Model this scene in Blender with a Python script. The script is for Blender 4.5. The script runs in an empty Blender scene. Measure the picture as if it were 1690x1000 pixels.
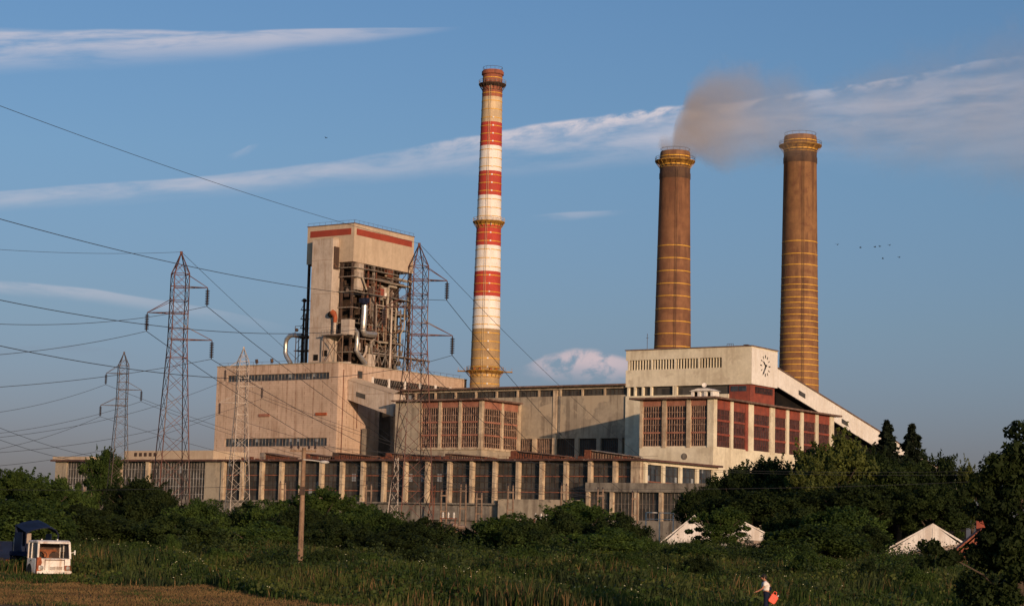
import bpy, math, random
import numpy as np
from mathutils import Vector, Matrix, Quaternion
random.seed(7)
rng = np.random.default_rng(7)
S = bpy.context.scene
COL = S.collection

# ------------------------------------------------------------------ camera
FPX = 3190.0                                   # focal length in photo pixels (1690 wide)
PITCH = math.atan(384 / 3190.0)
ROLL = 0.0246
CAMH = 3.2
fw = np.array([0, math.cos(PITCH), math.sin(PITCH)])
rt0 = np.array([1.0, 0, 0])
up0 = np.cross(rt0, fw)
rt = math.cos(ROLL) * rt0 + math.sin(ROLL) * up0
up = -math.sin(ROLL) * rt0 + math.cos(ROLL) * up0
CP = np.array([0, 0, CAMH])
cam_data = bpy.data.cameras.new('camera')
cam = bpy.data.objects.new('camera', cam_data)
COL.objects.link(cam)
cam_data.sensor_fit = 'HORIZONTAL'
cam_data.sensor_width = 36.0
cam_data.lens = 36.0 * FPX / 1690.0
cam_data.clip_start = 0.5
cam_data.clip_end = 20000
cam.matrix_world = Matrix(((rt[0], up[0], -fw[0], 0), (rt[1], up[1], -fw[1], 0), (rt[2], up[2], -fw[2], CAMH), (0, 0, 0, 1)))
S.camera = cam

# ------------------------------------------------------------------ exposure, sun, sky
S.view_settings.view_transform = 'Standard'
S.view_settings.look = 'None'
S.view_settings.gamma = 1
S.view_settings.use_curve_mapping = False
S.view_settings.exposure = 0.0
SUN_EL = math.radians(8.5)
SUN_DIR = Vector((0.408, -0.909, 0)).normalized()
SUN_ROT = math.atan2(SUN_DIR.x, SUN_DIR.y)
sun_data = bpy.data.lights.new('sun', 'SUN')
sun_data.energy = 3.75
sun_data.angle = math.radians(0.5)
sun_data.color = (1.0, 0.68, 0.44)
sun = bpy.data.objects.new('sun', sun_data)
COL.objects.link(sun)
sd = Vector((SUN_DIR.x * math.cos(SUN_EL), SUN_DIR.y * math.cos(SUN_EL), math.sin(SUN_EL)))
sun.rotation_euler = sd.to_track_quat('Z', 'Y').to_euler()
sun.location = (60, -120, 60)


def ray(x, y):
    return rt * (x - 845) / FPX + up * (500 - y) / FPX + fw


def ang(x, y):                                 # photo direction -> (x/y, z/y) of the world direction
    r = ray(x, y)
    return r[0] / r[1], r[2] / r[1]


class NT:
    """tiny node-tree helper"""
    def __init__(s, tree):
        s.t = tree
        s.n = tree.nodes
        s.l = tree.links

    def new(s, typ, **kw):
        nd = s.n.new(typ)
        for k, v in kw.items():
            setattr(nd, k, v)
        return nd

    def put(s, sock, val):
        if val is None:
            return
        if hasattr(val, 'is_output'):
            s.l.new(val, sock)
        else:
            sock.default_value = val

    def math(s, op, a, b=None, c=None, clamp=False):
        nd = s.new('ShaderNodeMath', operation=op, use_clamp=clamp)
        s.put(nd.inputs[0], a)
        if b is not None: s.put(nd.inputs[1], b)
        if c is not None: s.put(nd.inputs[2], c)
        return nd.outputs[0]

    def mix(s, fac, a, b, mode='MIX'):
        nd = s.new('ShaderNodeMix', data_type='RGBA', blend_type=mode)
        s.put(nd.inputs[0], fac)
        s.put(nd.inputs[6], a if hasattr(a, 'is_output') else (*a[:3], 1))
        s.put(nd.inputs[7], b if hasattr(b, 'is_output') else (*b[:3], 1))
        return nd.outputs[2]

    def noise(s, vec, scale, detail=4, rough=0.55, dist=0.0):
        nd = s.new('ShaderNodeTexNoise')
        if vec is not None: s.l.new(vec, nd.inputs['Vector'])
        nd.inputs['Scale'].default_value = scale
        nd.inputs['Detail'].default_value = detail
        nd.inputs['Roughness'].default_value = rough
        nd.inputs['Distortion'].default_value = dist
        return nd.outputs[0]

    def ramp(s, fac, stops, interp='LINEAR'):
        nd = s.new('ShaderNodeValToRGB')
        s.l.new(fac, nd.inputs[0])
        cr = nd.color_ramp
        cr.interpolation = interp
        while len(cr.elements) > 1:
            cr.elements.remove(cr.elements[-1])
        cr.elements[0].position = stops[0][0]
        cr.elements[0].color = tuple(stops[0][1]) if hasattr(stops[0][1], '__len__') else (stops[0][1],) * 3 + (1,)
        for p, c in stops[1:]:
            e = cr.elements.new(p)
            e.color = tuple(c) if hasattr(c, '__len__') else (c, c, c, 1)
        return nd.outputs[0]

    def smooth(s, v, a, b, lo=0.0, hi=1.0):
        nd = s.new('ShaderNodeMapRange', interpolation_type='SMOOTHSTEP')
        s.put(nd.inputs[0], v)
        for i, q in ((1, a), (2, b), (3, lo), (4, hi)):
            s.put(nd.inputs[i], q)
        return nd.outputs[0]


world = bpy.data.worlds.new('World')
S.world = world
world.use_nodes = True
w = NT(world.node_tree)
w.n.clear()
sky = w.new('ShaderNodeTexSky', sky_type='NISHITA')
sky.sun_disc = False
sky.sun_elevation = SUN_EL
sky.sun_rotation = SUN_ROT
sky.air_density = 1.0
sky.dust_density = 1.2
sky.ozone_density = 2.0
geo = w.new('ShaderNodeTexCoord')
sep = w.new('ShaderNodeSeparateXYZ')
w.l.new(geo.outputs['Generated'], sep.inputs[0])
X, Y, Z = sep.outputs
Yc = w.math('MAXIMUM', Y, 0.05)
A_ = w.math('DIVIDE', X, Yc)
E_ = w.math('DIVIDE', Z, Yc)
front = w.smooth(Y, 0.3, 0.6)
SKYSTR = 0.11
AL, AR = -0.75, 0.75


def streak(pts, seed, nscale, stretch, lo, hi, topsharp=1.0):
    """cloud band following points (photo x, centre y, half width px, opacity)"""
    t = w.math('DIVIDE', w.math('SUBTRACT', A_, AL), AR - AL)
    c, wd, op = [], [], []
    for x, y, h, o in pts:
        a, e = ang(x, y)
        p = (a - AL) / (AR - AL)
        c.append((p, e)); wd.append((p, h / FPX)); op.append((p, o))
    cen = w.ramp(t, c, 'EASE' if len(c) < 3 else 'B_SPLINE') if False else w.ramp(t, c)
    wid = w.ramp(t, wd)
    opa = w.ramp(t, op)
    comb = w.new('ShaderNodeCombineXYZ')
    sl = (c[-1][1] - c[0][1]) / ((c[-1][0] - c[0][0]) * (AR - AL))
    eo = w.math('SUBTRACT', E_, w.math('MULTIPLY', A_, sl))
    w.l.new(w.math('MULTIPLY', A_, 1.0), comb.inputs[0])
    w.l.new(w.math('MULTIPLY', eo, stretch), comb.inputs[1])
    comb.inputs[2].default_value = seed
    nz = w.noise(comb.outputs[0], nscale, 7, 0.6, 0.25)
    nb = w.noise(comb.outputs[0], nscale * 0.35, 3, 0.5)
    wob = w.math('MULTIPLY', w.math('SUBTRACT', nb, 0.5), 1.6)
    d = w.math('ADD', w.math('DIVIDE', w.math('SUBTRACT', E_, cen), wid), wob)
    upper = w.smooth(d, 1.0, 1.0 - 0.55 / topsharp)
    lower = w.smooth(d, -1.5, 0.35)
    dens = w.math('MULTIPLY', w.math('MULTIPLY', upper, lower), w.smooth(nz, lo, hi))
    return w.math('MULTIPLY', w.math('MULTIPLY', dens, opa), front, clamp=True)


col = sky.outputs[0]
elev_ramp = w.ramp(w.math('MULTIPLY', E_, 2.5, clamp=True),
                   [(0.0, (0.54, 0.52, 0.97, 1)), (0.12, (0.57, 0.56, 0.95, 1)), (0.28, (0.66, 0.70, 0.95, 1)), (0.5, (0.76, 0.87, 1.08, 1)), (0.9, (0.76, 0.96, 1.22, 1))])
col = w.mix(1.0, col, elev_ramp, 'MULTIPLY')
CLD = (6.2, 5.6, 5.9)
for args, cc in (
    (([(-60, 82, 34, .62), (150, 76, 28, .66), (420, 70, 22, .6), (600, 60, 13, .45), (760, 47, 3, .0)], 3.1, 16, 7.0, .25, .62, 2.6), CLD),
    (([(-60, 332, 16, .4), (300, 306, 18, .5), (560, 282, 20, .45), (720, 262, 30, .5), (900, 240, 48, .62), (1090, 225, 52, .62), (1300, 205, 62, .42), (1500, 195, 82, .42), (1750, 175, 100, .42)], 8.3, 17, 5.0, .25, .7, 2.0), CLD),
    (([(620, 268, 12, .0), (760, 238, 14, .5), (940, 212, 16, .9), (1100, 190, 16, .9), (1200, 180, 14, .3), (1420, 150, 12, .45), (1600, 112, 10, .25), (1700, 100, 12, .1)], 21.0, 55, 2.2, .38, .62, 1.3), CLD),
    (([(-60, 468, 12, .38), (160, 486, 12, .32), (340, 516, 12, .15), (480, 545, 8, .0)], 5.4, 16, 5.0, .3, .6, 1.5), CLD),
    (([(860, 612, 8, .0), (900, 604, 22, .7), (985, 597, 28, .95), (1040, 606, 20, .7), (1110, 610, 6, .0)], 12.4, 75, 1.3, .36, .56, 1.2), (5.6, 4.5, 4.7)),
    (([(-60, 590, 14, .0), (60, 580, 12, .25), (140, 577, 10, .3), (230, 590, 8, .0)], 9.4, 20, 4.0, .3, .7, 1.2), (1.9, 2.1, 2.7)),
    (([(880, 360, 6, .0), (950, 356, 7, .28), (1040, 350, 4, .0)], 2.2, 40, 5.0, .3, .6, 1.2), CLD),
    (([(380, 262, 6, .0), (402, 250, 10, .22), (425, 240, 5, .0)], 6.2, 60, 1.5, .3, .6, 1.2), CLD),
):
    m = streak(*args)
    col = w.mix(m, col, cc)
bg = w.new('ShaderNodeBackground')
w.l.new(col, bg.inputs[0])
bg.inputs[1].default_value = SKYSTR
wo = w.new('ShaderNodeOutputWorld')
w.l.new(bg.outputs[0], wo.inputs[0])

# ------------------------------------------------------------------ plant frame (u along the long facade, v into the site)
PA = math.atan(2175 / 3209.0)
Uv = np.array([math.cos(PA), -math.sin(PA), 0])
Vv = np.array([math.sin(PA), math.cos(PA), 0])
_r = ray(1052, 757)
_p = CP + _r * (400 / _r[1])
ORG = np.array([_p[0], _p[1], 0.0])


def W(u, v, z=0.0):
    return ORG + Uv * u + Vv * v + np.array([0, 0, z])


def fu(x, y, v):                               # photo point on the facade plane v -> (u, z)
    r = ray(x, y)
    t = ((ORG - CP) @ Vv + v) / (r @ Vv)
    p = CP + r * t
    return (p - ORG) @ Uv, p[2]


def fv(x, y, u):                               # photo point on the side plane u -> (v, z)
    r = ray(x, y)
    t = ((ORG - CP) @ Uv + u) / (r @ Uv)
    p = CP + r * t
    return (p - ORG) @ Vv, p[2]


def at(x, y, d):                               # photo point at depth d -> world
    r = ray(x, y)
    return CP + r * (d / r[1])


def gz(x, y):                                  # ground height
    d = math.hypot(x, y)
    t = min(max((d - 100) / 135.0, 0), 1) ** 1.1
    return 2.4 * t + 0.05 * math.sin(x * 0.21 + 1.3) * math.sin(y * 0.17)


# ------------------------------------------------------------------ object helpers
def tag(o, label=None, cat=None, group=None, kind=None):
    if label: o['label'] = label
    if cat: o['category'] = cat
    if group: o['group'] = group
    if kind: o['kind'] = kind
    return o


def thing(name, label, cat, loc=(0, 0, 0), rz=0.0, group=None):
    o = bpy.data.objects.new(name, None)
    o.empty_display_size = 0.5
    COL.objects.link(o)
    o.location = tuple(float(q) for q in loc)
    o.rotation_euler = (0, 0, rz)
    return tag(o, label, cat, group)


def copy_tree(o, parent=None):
    c = o.copy()
    COL.objects.link(c)
    c.parent = parent
    if parent is not None:
        c.matrix_parent_inverse = o.matrix_parent_inverse.copy()
    for ch in list(o.children):
        copy_tree(ch, c)
    return c


class MB:
    def __init__(s):
        s.v = []
        s.f = []
        s.m = []
        s.mi = 0

    def add(s, vs, fs):
        b = len(s.v)
        s.v.extend([tuple(float(c) for c in q) for q in vs])
        for f in fs:
            s.f.append(tuple(b + i for i in f))
            s.m.append(s.mi)
        return s

    def box(s, x0, x1, y0, y1, z0, z1):
        return s.add([(x0, y0, z0), (x1, y0, z0), (x1, y1, z0), (x0, y1, z0), (x0, y0, z1), (x1, y0, z1), (x1, y1, z1), (x0, y1, z1)],
                     [(0, 3, 2, 1), (4, 5, 6, 7), (0, 1, 5, 4), (1, 2, 6, 5), (2, 3, 7, 6), (3, 0, 4, 7)])

    def quad(s, a, b, c, d):
        return s.add([a, b, c, d], [(0, 1, 2, 3)])

    def prism(s, poly, axis, a, b):
        """poly in the two other axes, extruded along axis from a to b"""
        n = len(poly)

        def mk(p, q):
            return {'x': (q, p[0], p[1]), 'y': (p[0], q, p[1]), 'z': (p[0], p[1], q)}[axis]
        vs = [mk(p, a) for p in poly] + [mk(p, b) for p in poly]
        fs = [tuple(range(n))[::-1], tuple(range(n, 2 * n))] + [(i, (i + 1) % n, n + (i + 1) % n, n + i) for i in range(n)]
        return s.add(vs, fs)

    def beam(s, p, q, w, h=None):
        h = h or w
        p = Vector(p); q = Vector(q)
        d = q - p
        if d.length < 1e-5: return s
        d.normalize()
        a = Vector((0, 0, 1)) if abs(d.z) < 0.95 else Vector((1, 0, 0))
        x = d.cross(a).normalized() * w / 2
        y = d.cross(x).normalized() * h / 2
        vs = [p - x - y, p + x - y, p + x + y, p - x + y, q - x - y, q + x - y, q + x + y, q - x + y]
        return s.add(vs, [(0, 3, 2, 1), (4, 5, 6, 7), (0, 1, 5, 4), (1, 2, 6, 5), (2, 3, 7, 6), (3, 0, 4, 7)])

    def tube(s, pts, r, n=8, r2=None, caps=True):
        pts = [Vector(p) for p in pts]
        rings = []
        m = len(pts)
        prev = None
        for i, p in enumerate(pts):
            d = (pts[min(i + 1, m - 1)] - pts[max(i - 1, 0)]).normalized()
            if prev is None:
                a = Vector((0, 0, 1)) if abs(d.z) < 0.9 else Vector((1, 0, 0))
                x = d.cross(a).normalized()
            else:
                x = (prev - d * prev.dot(d)).normalized()
            prev = x
            y = d.cross(x)
            rr = r if r2 is None else r + (r2 - r) * i / (m - 1)
            if hasattr(r, '__len__'): rr = r[i]
            rings.append([p + (x * math.cos(2 * math.pi * k / n) + y * math.sin(2 * math.pi * k / n)) * rr for k in range(n)])
        vs = [q for rg in rings for q in rg]
        fs = []
        for i in range(m - 1):
            for k in range(n):
                a = i * n + k; b = i * n + (k + 1) % n
                fs.append((a, b, b + n, a + n))
        if caps:
            fs.append(tuple(range(n))[::-1])
            fs.append(tuple((m - 1) * n + k for k in range(n)))
        return s.add(vs, fs)

    def lathe(s, prof, n=24, cx=0, cy=0, close=True, mats=None):
        vs = []
        for r, z in prof:
            for k in range(n):
                t = 2 * math.pi * k / n
                vs.append((cx + r * math.cos(t), cy + r * math.sin(t), z))
        b = len(s.v)
        s.v.extend(vs)
        for i in range(len(prof) - 1):
            for k in range(n):
                a = i * n + k; c = i * n + (k + 1) % n
                s.f.append((b + a, b + c, b + c + n, b + a + n))
                s.m.append(mats[i] if mats else s.mi)
        if close:
            s.f.append(tuple(b + k for k in range(n))[::-1]); s.m.append(mats[0] if mats else s.mi)
            s.f.append(tuple(b + (len(prof) - 1) * n + k for k in range(n))); s.m.append(mats[-1] if mats else s.mi)
        return s

    def ball(s, c, r, n=8, sz=None):
        sz = sz or (1, 1, 1)
        prof = []
        vs = []
        m = n // 2 + 1
        for i in range(1, m):
            ph = math.pi * i / m
            for k in range(n):
                t = 2 * math.pi * k / n
                vs.append((c[0] + r * sz[0] * math.sin(ph) * math.cos(t), c[1] + r * sz[1] * math.sin(ph) * math.sin(t), c[2] + r * sz[2] * math.cos(ph)))
        vs.append((c[0], c[1], c[2] + r * sz[2])); vs.append((c[0], c[1], c[2] - r * sz[2]))
        fs = []
        for i in range(m - 2):
            for k in range(n):
                fs.append((i * n + k, (i + 1) * n + k, (i + 1) * n + (k + 1) % n, i * n + (k + 1) % n))
        T = len(vs) - 2
        for k in range(n):
            fs.append((T, k, (k + 1) % n))
            fs.append((T + 1, (m - 2) * n + (k + 1) % n, (m - 2) * n + k))
        return s.add(vs, fs)

    def build(s, name, mats, parent=None, smooth=False, bevel=0.0):
        if not s.v: return None
        me = bpy.data.meshes.new(name)
        me.from_pydata(s.v, [], s.f)
        if not isinstance(mats, (list, tuple)): mats = [mats]
        for q in mats: me.materials.append(q)
        if len(mats) > 1:
            me.polygons.foreach_set('material_index', s.m)
        if smooth:
            me.polygons.foreach_set('use_smooth', [True] * len(me.polygons))
        me.update()
        o = bpy.data.objects.new(name, me)
        COL.objects.link(o)
        if parent is not None: o.parent = parent
        if bevel > 0:
            bm = o.modifiers.new('bevel', 'BEVEL'); bm.width = bevel; bm.segments = 2; bm.limit_method = 'ANGLE'
        if smooth:
            try:
                em = o.modifiers.new('split', 'EDGE_SPLIT'); em.split_angle = math.radians(40)
            except Exception:
                pass
        return o


# ------------------------------------------------------------------ materials
def surf(name, c1, c2=None, scale=0.6, rough=0.85, metal=0.0, streak=None, bump=0.0, bscale=8.0, lines=(), spec=0.3,
         blot=None, transl=None, contrast=(0.35, 0.65), coords='Object', objrand=0.0):
    """lines: (axis 'h'|'z', period, width fraction, colour, strength, dotted)"""
    m = bpy.data.materials.new(name)
    m.use_nodes = True
    t = NT(m.node_tree)
    bs = t.n.get('Principled BSDF')
    tc = t.new('ShaderNodeTexCoord').outputs[coords]
    c2 = c2 or tuple(q * 0.75 for q in c1)
    col = t.mix(t.smooth(t.noise(tc, scale, 6, 0.6), *contrast), c1, c2)
    fine = t.noise(tc, scale * 9, 4, 0.7)
    col = t.mix(1.0, col, t.ramp(fine, [(0.2, 0.82), (0.8, 1.15)]), 'MULTIPLY')
    if streak:
        mp = t.new('ShaderNodeMapping')
        t.l.new(tc, mp.inputs[0])
        mp.inputs['Scale'].default_value = (streak[2], streak[2], streak[2] * 0.06)
        sm = t.noise(mp.outputs[0], 1.0, 5, 0.6)
        big = t.noise(tc, streak[2] * 0.22, 3)
        k = t.math('MULTIPLY', t.smooth(sm, 0.47, 0.62), t.smooth(big, 0.36, 0.56))
        col = t.mix(t.math('MULTIPLY', k, streak[1]), col, streak[0])
    if blot:
        k = t.smooth(t.noise(tc, blot[2], 5, 0.62, 0.4), blot[3], blot[3] + 0.07)
        col = t.mix(t.math('MULTIPLY', k, blot[1]), col, blot[0])
    if lines:
        sp = t.new('ShaderNodeSeparateXYZ')
        t.l.new(tc, sp.inputs[0])
        hh = t.math('ADD', sp.outputs[0], sp.outputs[1])
        for ax, per, wd, lc, st, dot in lines:
            cval = hh if ax == 'h' else sp.outputs[2]
            fr = t.math('FRACT', t.math('DIVIDE', cval, per))
            k = t.math('LESS_THAN', fr, wd)
            if dot:
                other = sp.outputs[2] if ax == 'h' else hh
                dd = t.math('FRACT', t.math('DIVIDE', other, dot))
                k = t.math('MULTIPLY', k, t.math('ADD', t.math('MULTIPLY', t.math('LESS_THAN', dd, 0.45), 0.7), 0.3))
                k = t.math('MULTIPLY', k, t.smooth(t.noise(tc, 0.35, 3), 0.3, 0.6))
            col = t.mix(t.math('MULTIPLY', k, st), col, lc)
    if objrand:
        oi = t.new('ShaderNodeObjectInfo')
        col = t.mix(1.0, col, t.ramp(oi.outputs['Random'], [(0, 1 - objrand), (1, 1 + objrand)]), 'MULTIPLY')
    t.l.new(col, bs.inputs['Base Color'])
    bs.inputs['Roughness'].default_value = rough
    bs.inputs['Metallic'].default_value = metal
    bs.inputs['Specular IOR Level'].default_value = spec
    if bump:
        b = t.new('ShaderNodeBump')
        b.inputs['Strength'].default_value = bump
        b.inputs['Distance'].default_value = 0.05
        t.l.new(t.noise(tc, bscale, 5, 0.65), b.inputs['Height'])
        t.l.new(b.outputs[0], bs.inputs['Normal'])
    if transl:
        out = [n for n in t.n if n.type == 'OUTPUT_MATERIAL'][0]
        tr = t.new('ShaderNodeBsdfTranslucent')
        t.l.new(t.mix(1.0, col, transl, 'MULTIPLY'), tr.inputs[0])
        ad = t.new('ShaderNodeAddShader')
        t.l.new(bs.outputs[0], ad.inputs[0]); t.l.new(tr.outputs[0], ad.inputs[1])
        t.l.new(ad.outputs[0], out.inputs[0])
    return m


def glassy(name, c=(0.02, 0.025, 0.03), rough=0.25, pane=(1.2, 1.2), var=0.5, spec=0.5, broken=0.0, dirtk=0.45):
    """dirty glazing: every pane a slightly different grime"""
    m = bpy.data.materials.new(name)
    m.use_nodes = True
    t = NT(m.node_tree)
    bs = t.n.get('Principled BSDF')
    tc = t.new('ShaderNodeTexCoord').outputs['Object']
    sp = t.new('ShaderNodeSeparateXYZ'); t.l.new(tc, sp.inputs[0])
    h = t.math('ADD', sp.outputs[0], sp.outputs[1])
    cb = t.new('ShaderNodeCombineXYZ')
    t.l.new(t.math('FLOOR', t.math('DIVIDE', h, pane[0])), cb.inputs[0])
    t.l.new(t.math('FLOOR', t.math('DIVIDE', sp.outputs[2], pane[1])), cb.inputs[1])
    wn = t.new('ShaderNodeTexWhiteNoise', noise_dimensions='3D'); t.l.new(cb.outputs[0], wn.inputs[0])
    cc = t.mix(t.math('MULTIPLY', wn.outputs[0], var), c, tuple(min(1, q * 3.2 + 0.02) for q in c))
    mp = t.new('ShaderNodeMapping'); t.l.new(tc, mp.inputs[0]); mp.inputs['Scale'].default_value = (1.5, 1.5, 0.25)
    dirt = t.smooth(t.noise(mp.outputs[0], 1.0, 5, 0.6), 0.42, 0.75)
    cc = t.mix(t.math('MULTIPLY', dirt, dirtk), cc, (0.075, 0.06, 0.045))
    if broken:
        cc = t.mix(t.math('MULTIPLY', t.math('GREATER_THAN', wn.outputs[0], 1 - broken), 0.8), cc, (0.30, 0.32, 0.34))
    t.l.new(cc, bs.inputs['Base Color'])
    t.l.new(t.math('ADD', t.math('MULTIPLY', wn.outputs[0], 0.25), rough), bs.inputs['Roughness'])
    bs.inputs['Specular IOR Level'].default_value = spec
    return m


M = {}
M['panel'] = surf('beige_panel', (0.55, 0.40, 0.30), (0.47, 0.34, 0.25), 0.12, 0.85, streak=((0.28, 0.17, 0.11), 0.6, 0.9), bump=0.15, bscale=3,
                  lines=(('z', 0.62, 0.09, (0.30, 0.23, 0.18), 0.55, 0), ('h', 3.0, 0.065, (0.20, 0.09, 0.05), 0.8, 1.5)))
M['clad'] = surf('beige_cladding', (0.54, 0.42, 0.30), (0.47, 0.36, 0.255), 0.1, 0.7, streak=((0.38, 0.27, 0.18), 0.4, 1.0), lines=(('h', 0.5, 0.08, (0.45, 0.34, 0.25), 0.35, 0), ('h', 6.0, 0.012, (0.3, 0.2, 0.14), 0.7, 0)))
M['clad_grey'] = surf('pale_grey_cladding', (0.53, 0.44, 0.36), (0.42, 0.34, 0.275), 0.3, 0.7, streak=((0.34, 0.24, 0.17), 0.75, 1.6), lines=(('z', 9.0, 0.012, (0.25, 0.16, 0.11), 0.8, 0), ('h', 1.9, 0.03, (0.33, 0.23, 0.17), 0.5, 0)))
M['conc'] = surf('weathered_concrete', (0.40, 0.335, 0.25), (0.29, 0.24, 0.18), 0.16, 0.92, streak=((0.15, 0.115, 0.085), 0.65, 0.8), bump=0.3, bscale=3,
                 blot=((0.47, 0.38, 0.27), 0.7, 0.16, 0.52))
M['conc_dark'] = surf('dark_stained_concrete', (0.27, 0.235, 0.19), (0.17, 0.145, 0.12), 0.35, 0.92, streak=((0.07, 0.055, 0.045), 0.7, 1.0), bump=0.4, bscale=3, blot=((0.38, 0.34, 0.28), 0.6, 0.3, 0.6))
M['pillar'] = surf('pale_concrete_pillar', (0.58, 0.46, 0.32), (0.38, 0.29, 0.20), 0.5, 0.9, streak=((0.20, 0.13, 0.09), 0.7, 1.6), blot=((0.25, 0.14, 0.09), 0.7, 0.9, 0.62), bump=0.3)
M['cream'] = surf('cream_render', (0.74, 0.66, 0.50), (0.64, 0.56, 0.41), 0.12, 0.88, streak=((0.40, 0.32, 0.22), 0.45, 0.55), bump=0.15, blot=((0.47, 0.39, 0.28), 0.55, 0.25, 0.58))
M['white_wall'] = surf('white_render', (0.78, 0.73, 0.67), (0.70, 0.64, 0.57), 0.15, 0.85, streak=((0.55, 0.46, 0.36), 0.35, 0.8), bump=0.1, lines=(('h', 3.0, 0.02, (0.6, 0.52, 0.43), 0.5, 0),))
M['brick_red'] = surf('red_painted_brick', (0.29, 0.068, 0.042), (0.20, 0.048, 0.034), 0.6, 0.85, streak=((0.14, 0.05, 0.04), 0.5, 1.2), blot=((0.55, 0.36, 0.24), 0.5, 0.9, 0.68), lines=(('z', 0.3, 0.15, (0.22, 0.07, 0.045), 0.4, 0),))
M['salmon'] = surf('faded_salmon_panel', (0.37, 0.165, 0.11), (0.27, 0.11, 0.075), 0.6, 0.85, streak=((0.20, 0.08, 0.05), 0.5, 1.2))
M['mull_pink'] = surf('faded_pink_glazing_bar', (0.42, 0.28, 0.20), (0.24, 0.14, 0.10), 1.2, 0.8, blot=((0.14, 0.06, 0.04), 0.7, 1.6, 0.55))
M['mull_red'] = surf('red_glazing_bar', (0.16, 0.055, 0.045), (0.08, 0.032, 0.028), 1.2, 0.8)
M['rail_orange'] = surf('rusty_orange_rail', (0.38, 0.15, 0.09), (0.22, 0.08, 0.05), 1.0, 0.8)
M['rust'] = surf('rust', (0.19, 0.065, 0.035), (0.10, 0.035, 0.022), 1.2, 0.9, blot=((0.30, 0.13, 0.07), 0.6, 1.5, 0.6))
M['rust_dark'] = surf('dark_rusty_steel', (0.085, 0.05, 0.035), (0.045, 0.03, 0.025), 0.8, 0.85, blot=((0.22, 0.11, 0.06), 0.6, 0.8, 0.58))
M['steel_grey'] = surf('grey_painted_steel', (0.30, 0.26, 0.22), (0.16, 0.13, 0.11), 0.7, 0.6, streak=((0.2, 0.09, 0.05), 0.6, 2.0))
M['bar_grey'] = surf('pale_grey_glazing_bar', (0.40, 0.38, 0.36), (0.22, 0.19, 0.17), 0.5, 0.7)
M['pipe'] = surf('aluminium_pipe_lagging', (0.62, 0.58, 0.53), (0.48, 0.43, 0.38), 0.8, 0.38, metal=0.75, spec=0.5, lines=(('z', 1.1, 0.06, (0.25, 0.2, 0.17), 0.6, 0),))
M['pipe_brown'] = surf('brown_pipe', (0.22, 0.13, 0.085), (0.12, 0.075, 0.05), 1.0, 0.7, metal=0.0)
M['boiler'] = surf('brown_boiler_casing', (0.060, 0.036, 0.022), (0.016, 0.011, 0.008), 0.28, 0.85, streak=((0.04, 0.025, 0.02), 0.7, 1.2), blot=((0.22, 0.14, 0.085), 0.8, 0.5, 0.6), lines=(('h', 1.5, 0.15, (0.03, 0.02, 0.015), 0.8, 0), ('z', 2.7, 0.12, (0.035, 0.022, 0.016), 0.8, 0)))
M['black'] = surf('dark_interior_and_shade', (0.010, 0.010, 0.011), (0.018, 0.015, 0.013), 0.3, 0.95, spec=0.05)  # near-black; also paints the shade under the conveyor gallery
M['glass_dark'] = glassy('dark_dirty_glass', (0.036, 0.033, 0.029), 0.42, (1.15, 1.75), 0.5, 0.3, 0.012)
M['glass_grey'] = glassy('grey_dirty_glass', (0.02, 0.026, 0.034), 0.25, (0.9, 1.4), 0.6, 0.42, 0.05)
M['glass_red'] = glassy('dusty_red_brown_glass', (0.016, 0.010, 0.009), 0.3, (0.8, 1.2), 0.5, 0.35, 0.0, 0.25)
M['glass_side'] = glassy('dusty_maroon_glass', (0.040, 0.019, 0.019), 0.4, (0.8, 1.2), 0.45, 0.3, 0.0, 0.3)
M['roofedge'] = surf('rusty_roof_edge', (0.20, 0.125, 0.095), (0.11, 0.065, 0.05), 0.5, 0.85, blot=((0.36, 0.24, 0.18), 0.6, 0.8, 0.6))
M['roofred'] = surf('red_roof_edge', (0.125, 0.062, 0.048), (0.075, 0.04, 0.034), 0.6, 0.85, blot=((0.36, 0.27, 0.22), 0.6, 0.8, 0.6))
M['stripe_red'] = surf('dark_red_stripe', (0.33, 0.055, 0.03), (0.27, 0.045, 0.026), 0.3, 0.75)
M['orange'] = surf('orange_painted_duct', (0.45, 0.11, 0.035), (0.25, 0.06, 0.025), 0.8, 0.7)
M['clock'] = surf('dark_clock_metal', (0.03, 0.025, 0.022), (0.02, 0.018, 0.016), 1.0, 0.6)
M['yellow'] = surf('yellow_hoop_paint', (0.74, 0.42, 0.05), (0.60, 0.30, 0.04), 1.0, 0.6)
M['yellow_rust'] = surf('yellow_rusty_steel', (0.46, 0.25, 0.045), (0.19, 0.09, 0.03), 0.8, 0.75)
M['ch_red'] = surf('red_chimney_paint', (0.48, 0.060, 0.042), (0.42, 0.05, 0.036), 0.4, 0.8, streak=((0.30, 0.06, 0.04), 0.4, 0.7), lines=(('z', 0.9, 0.05, (0.30, 0.05, 0.035), 0.4, 0),))
M['ch_white'] = surf('white_chimney_paint', (0.82, 0.78, 0.75), (0.74, 0.69, 0.63), 0.3, 0.8, streak=((0.62, 0.50, 0.38), 0.35, 0.8), lines=(('z', 0.9, 0.05, (0.7, 0.6, 0.48), 0.35, 0),))
M['ch_tan'] = surf('sooty_tan_chimney', (0.66, 0.50, 0.31), (0.50, 0.37, 0.23), 0.3, 0.85, streak=((0.36, 0.26, 0.16), 0.6, 0.8))
M['ch_top'] = surf('sooty_red_brick', (0.36, 0.115, 0.06), (0.26, 0.085, 0.05), 0.5, 0.85, streak=((0.13, 0.05, 0.035), 0.6, 0.8))
M['ch_conc'] = surf('yellow_brown_chimney_base', (0.44, 0.295, 0.145), (0.34, 0.225, 0.12), 0.3, 0.88, streak=((0.24, 0.16, 0.10), 0.6, 0.8), lines=(('z', 0.6, 0.1, (0.25, 0.17, 0.10), 0.4, 0),))
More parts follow.
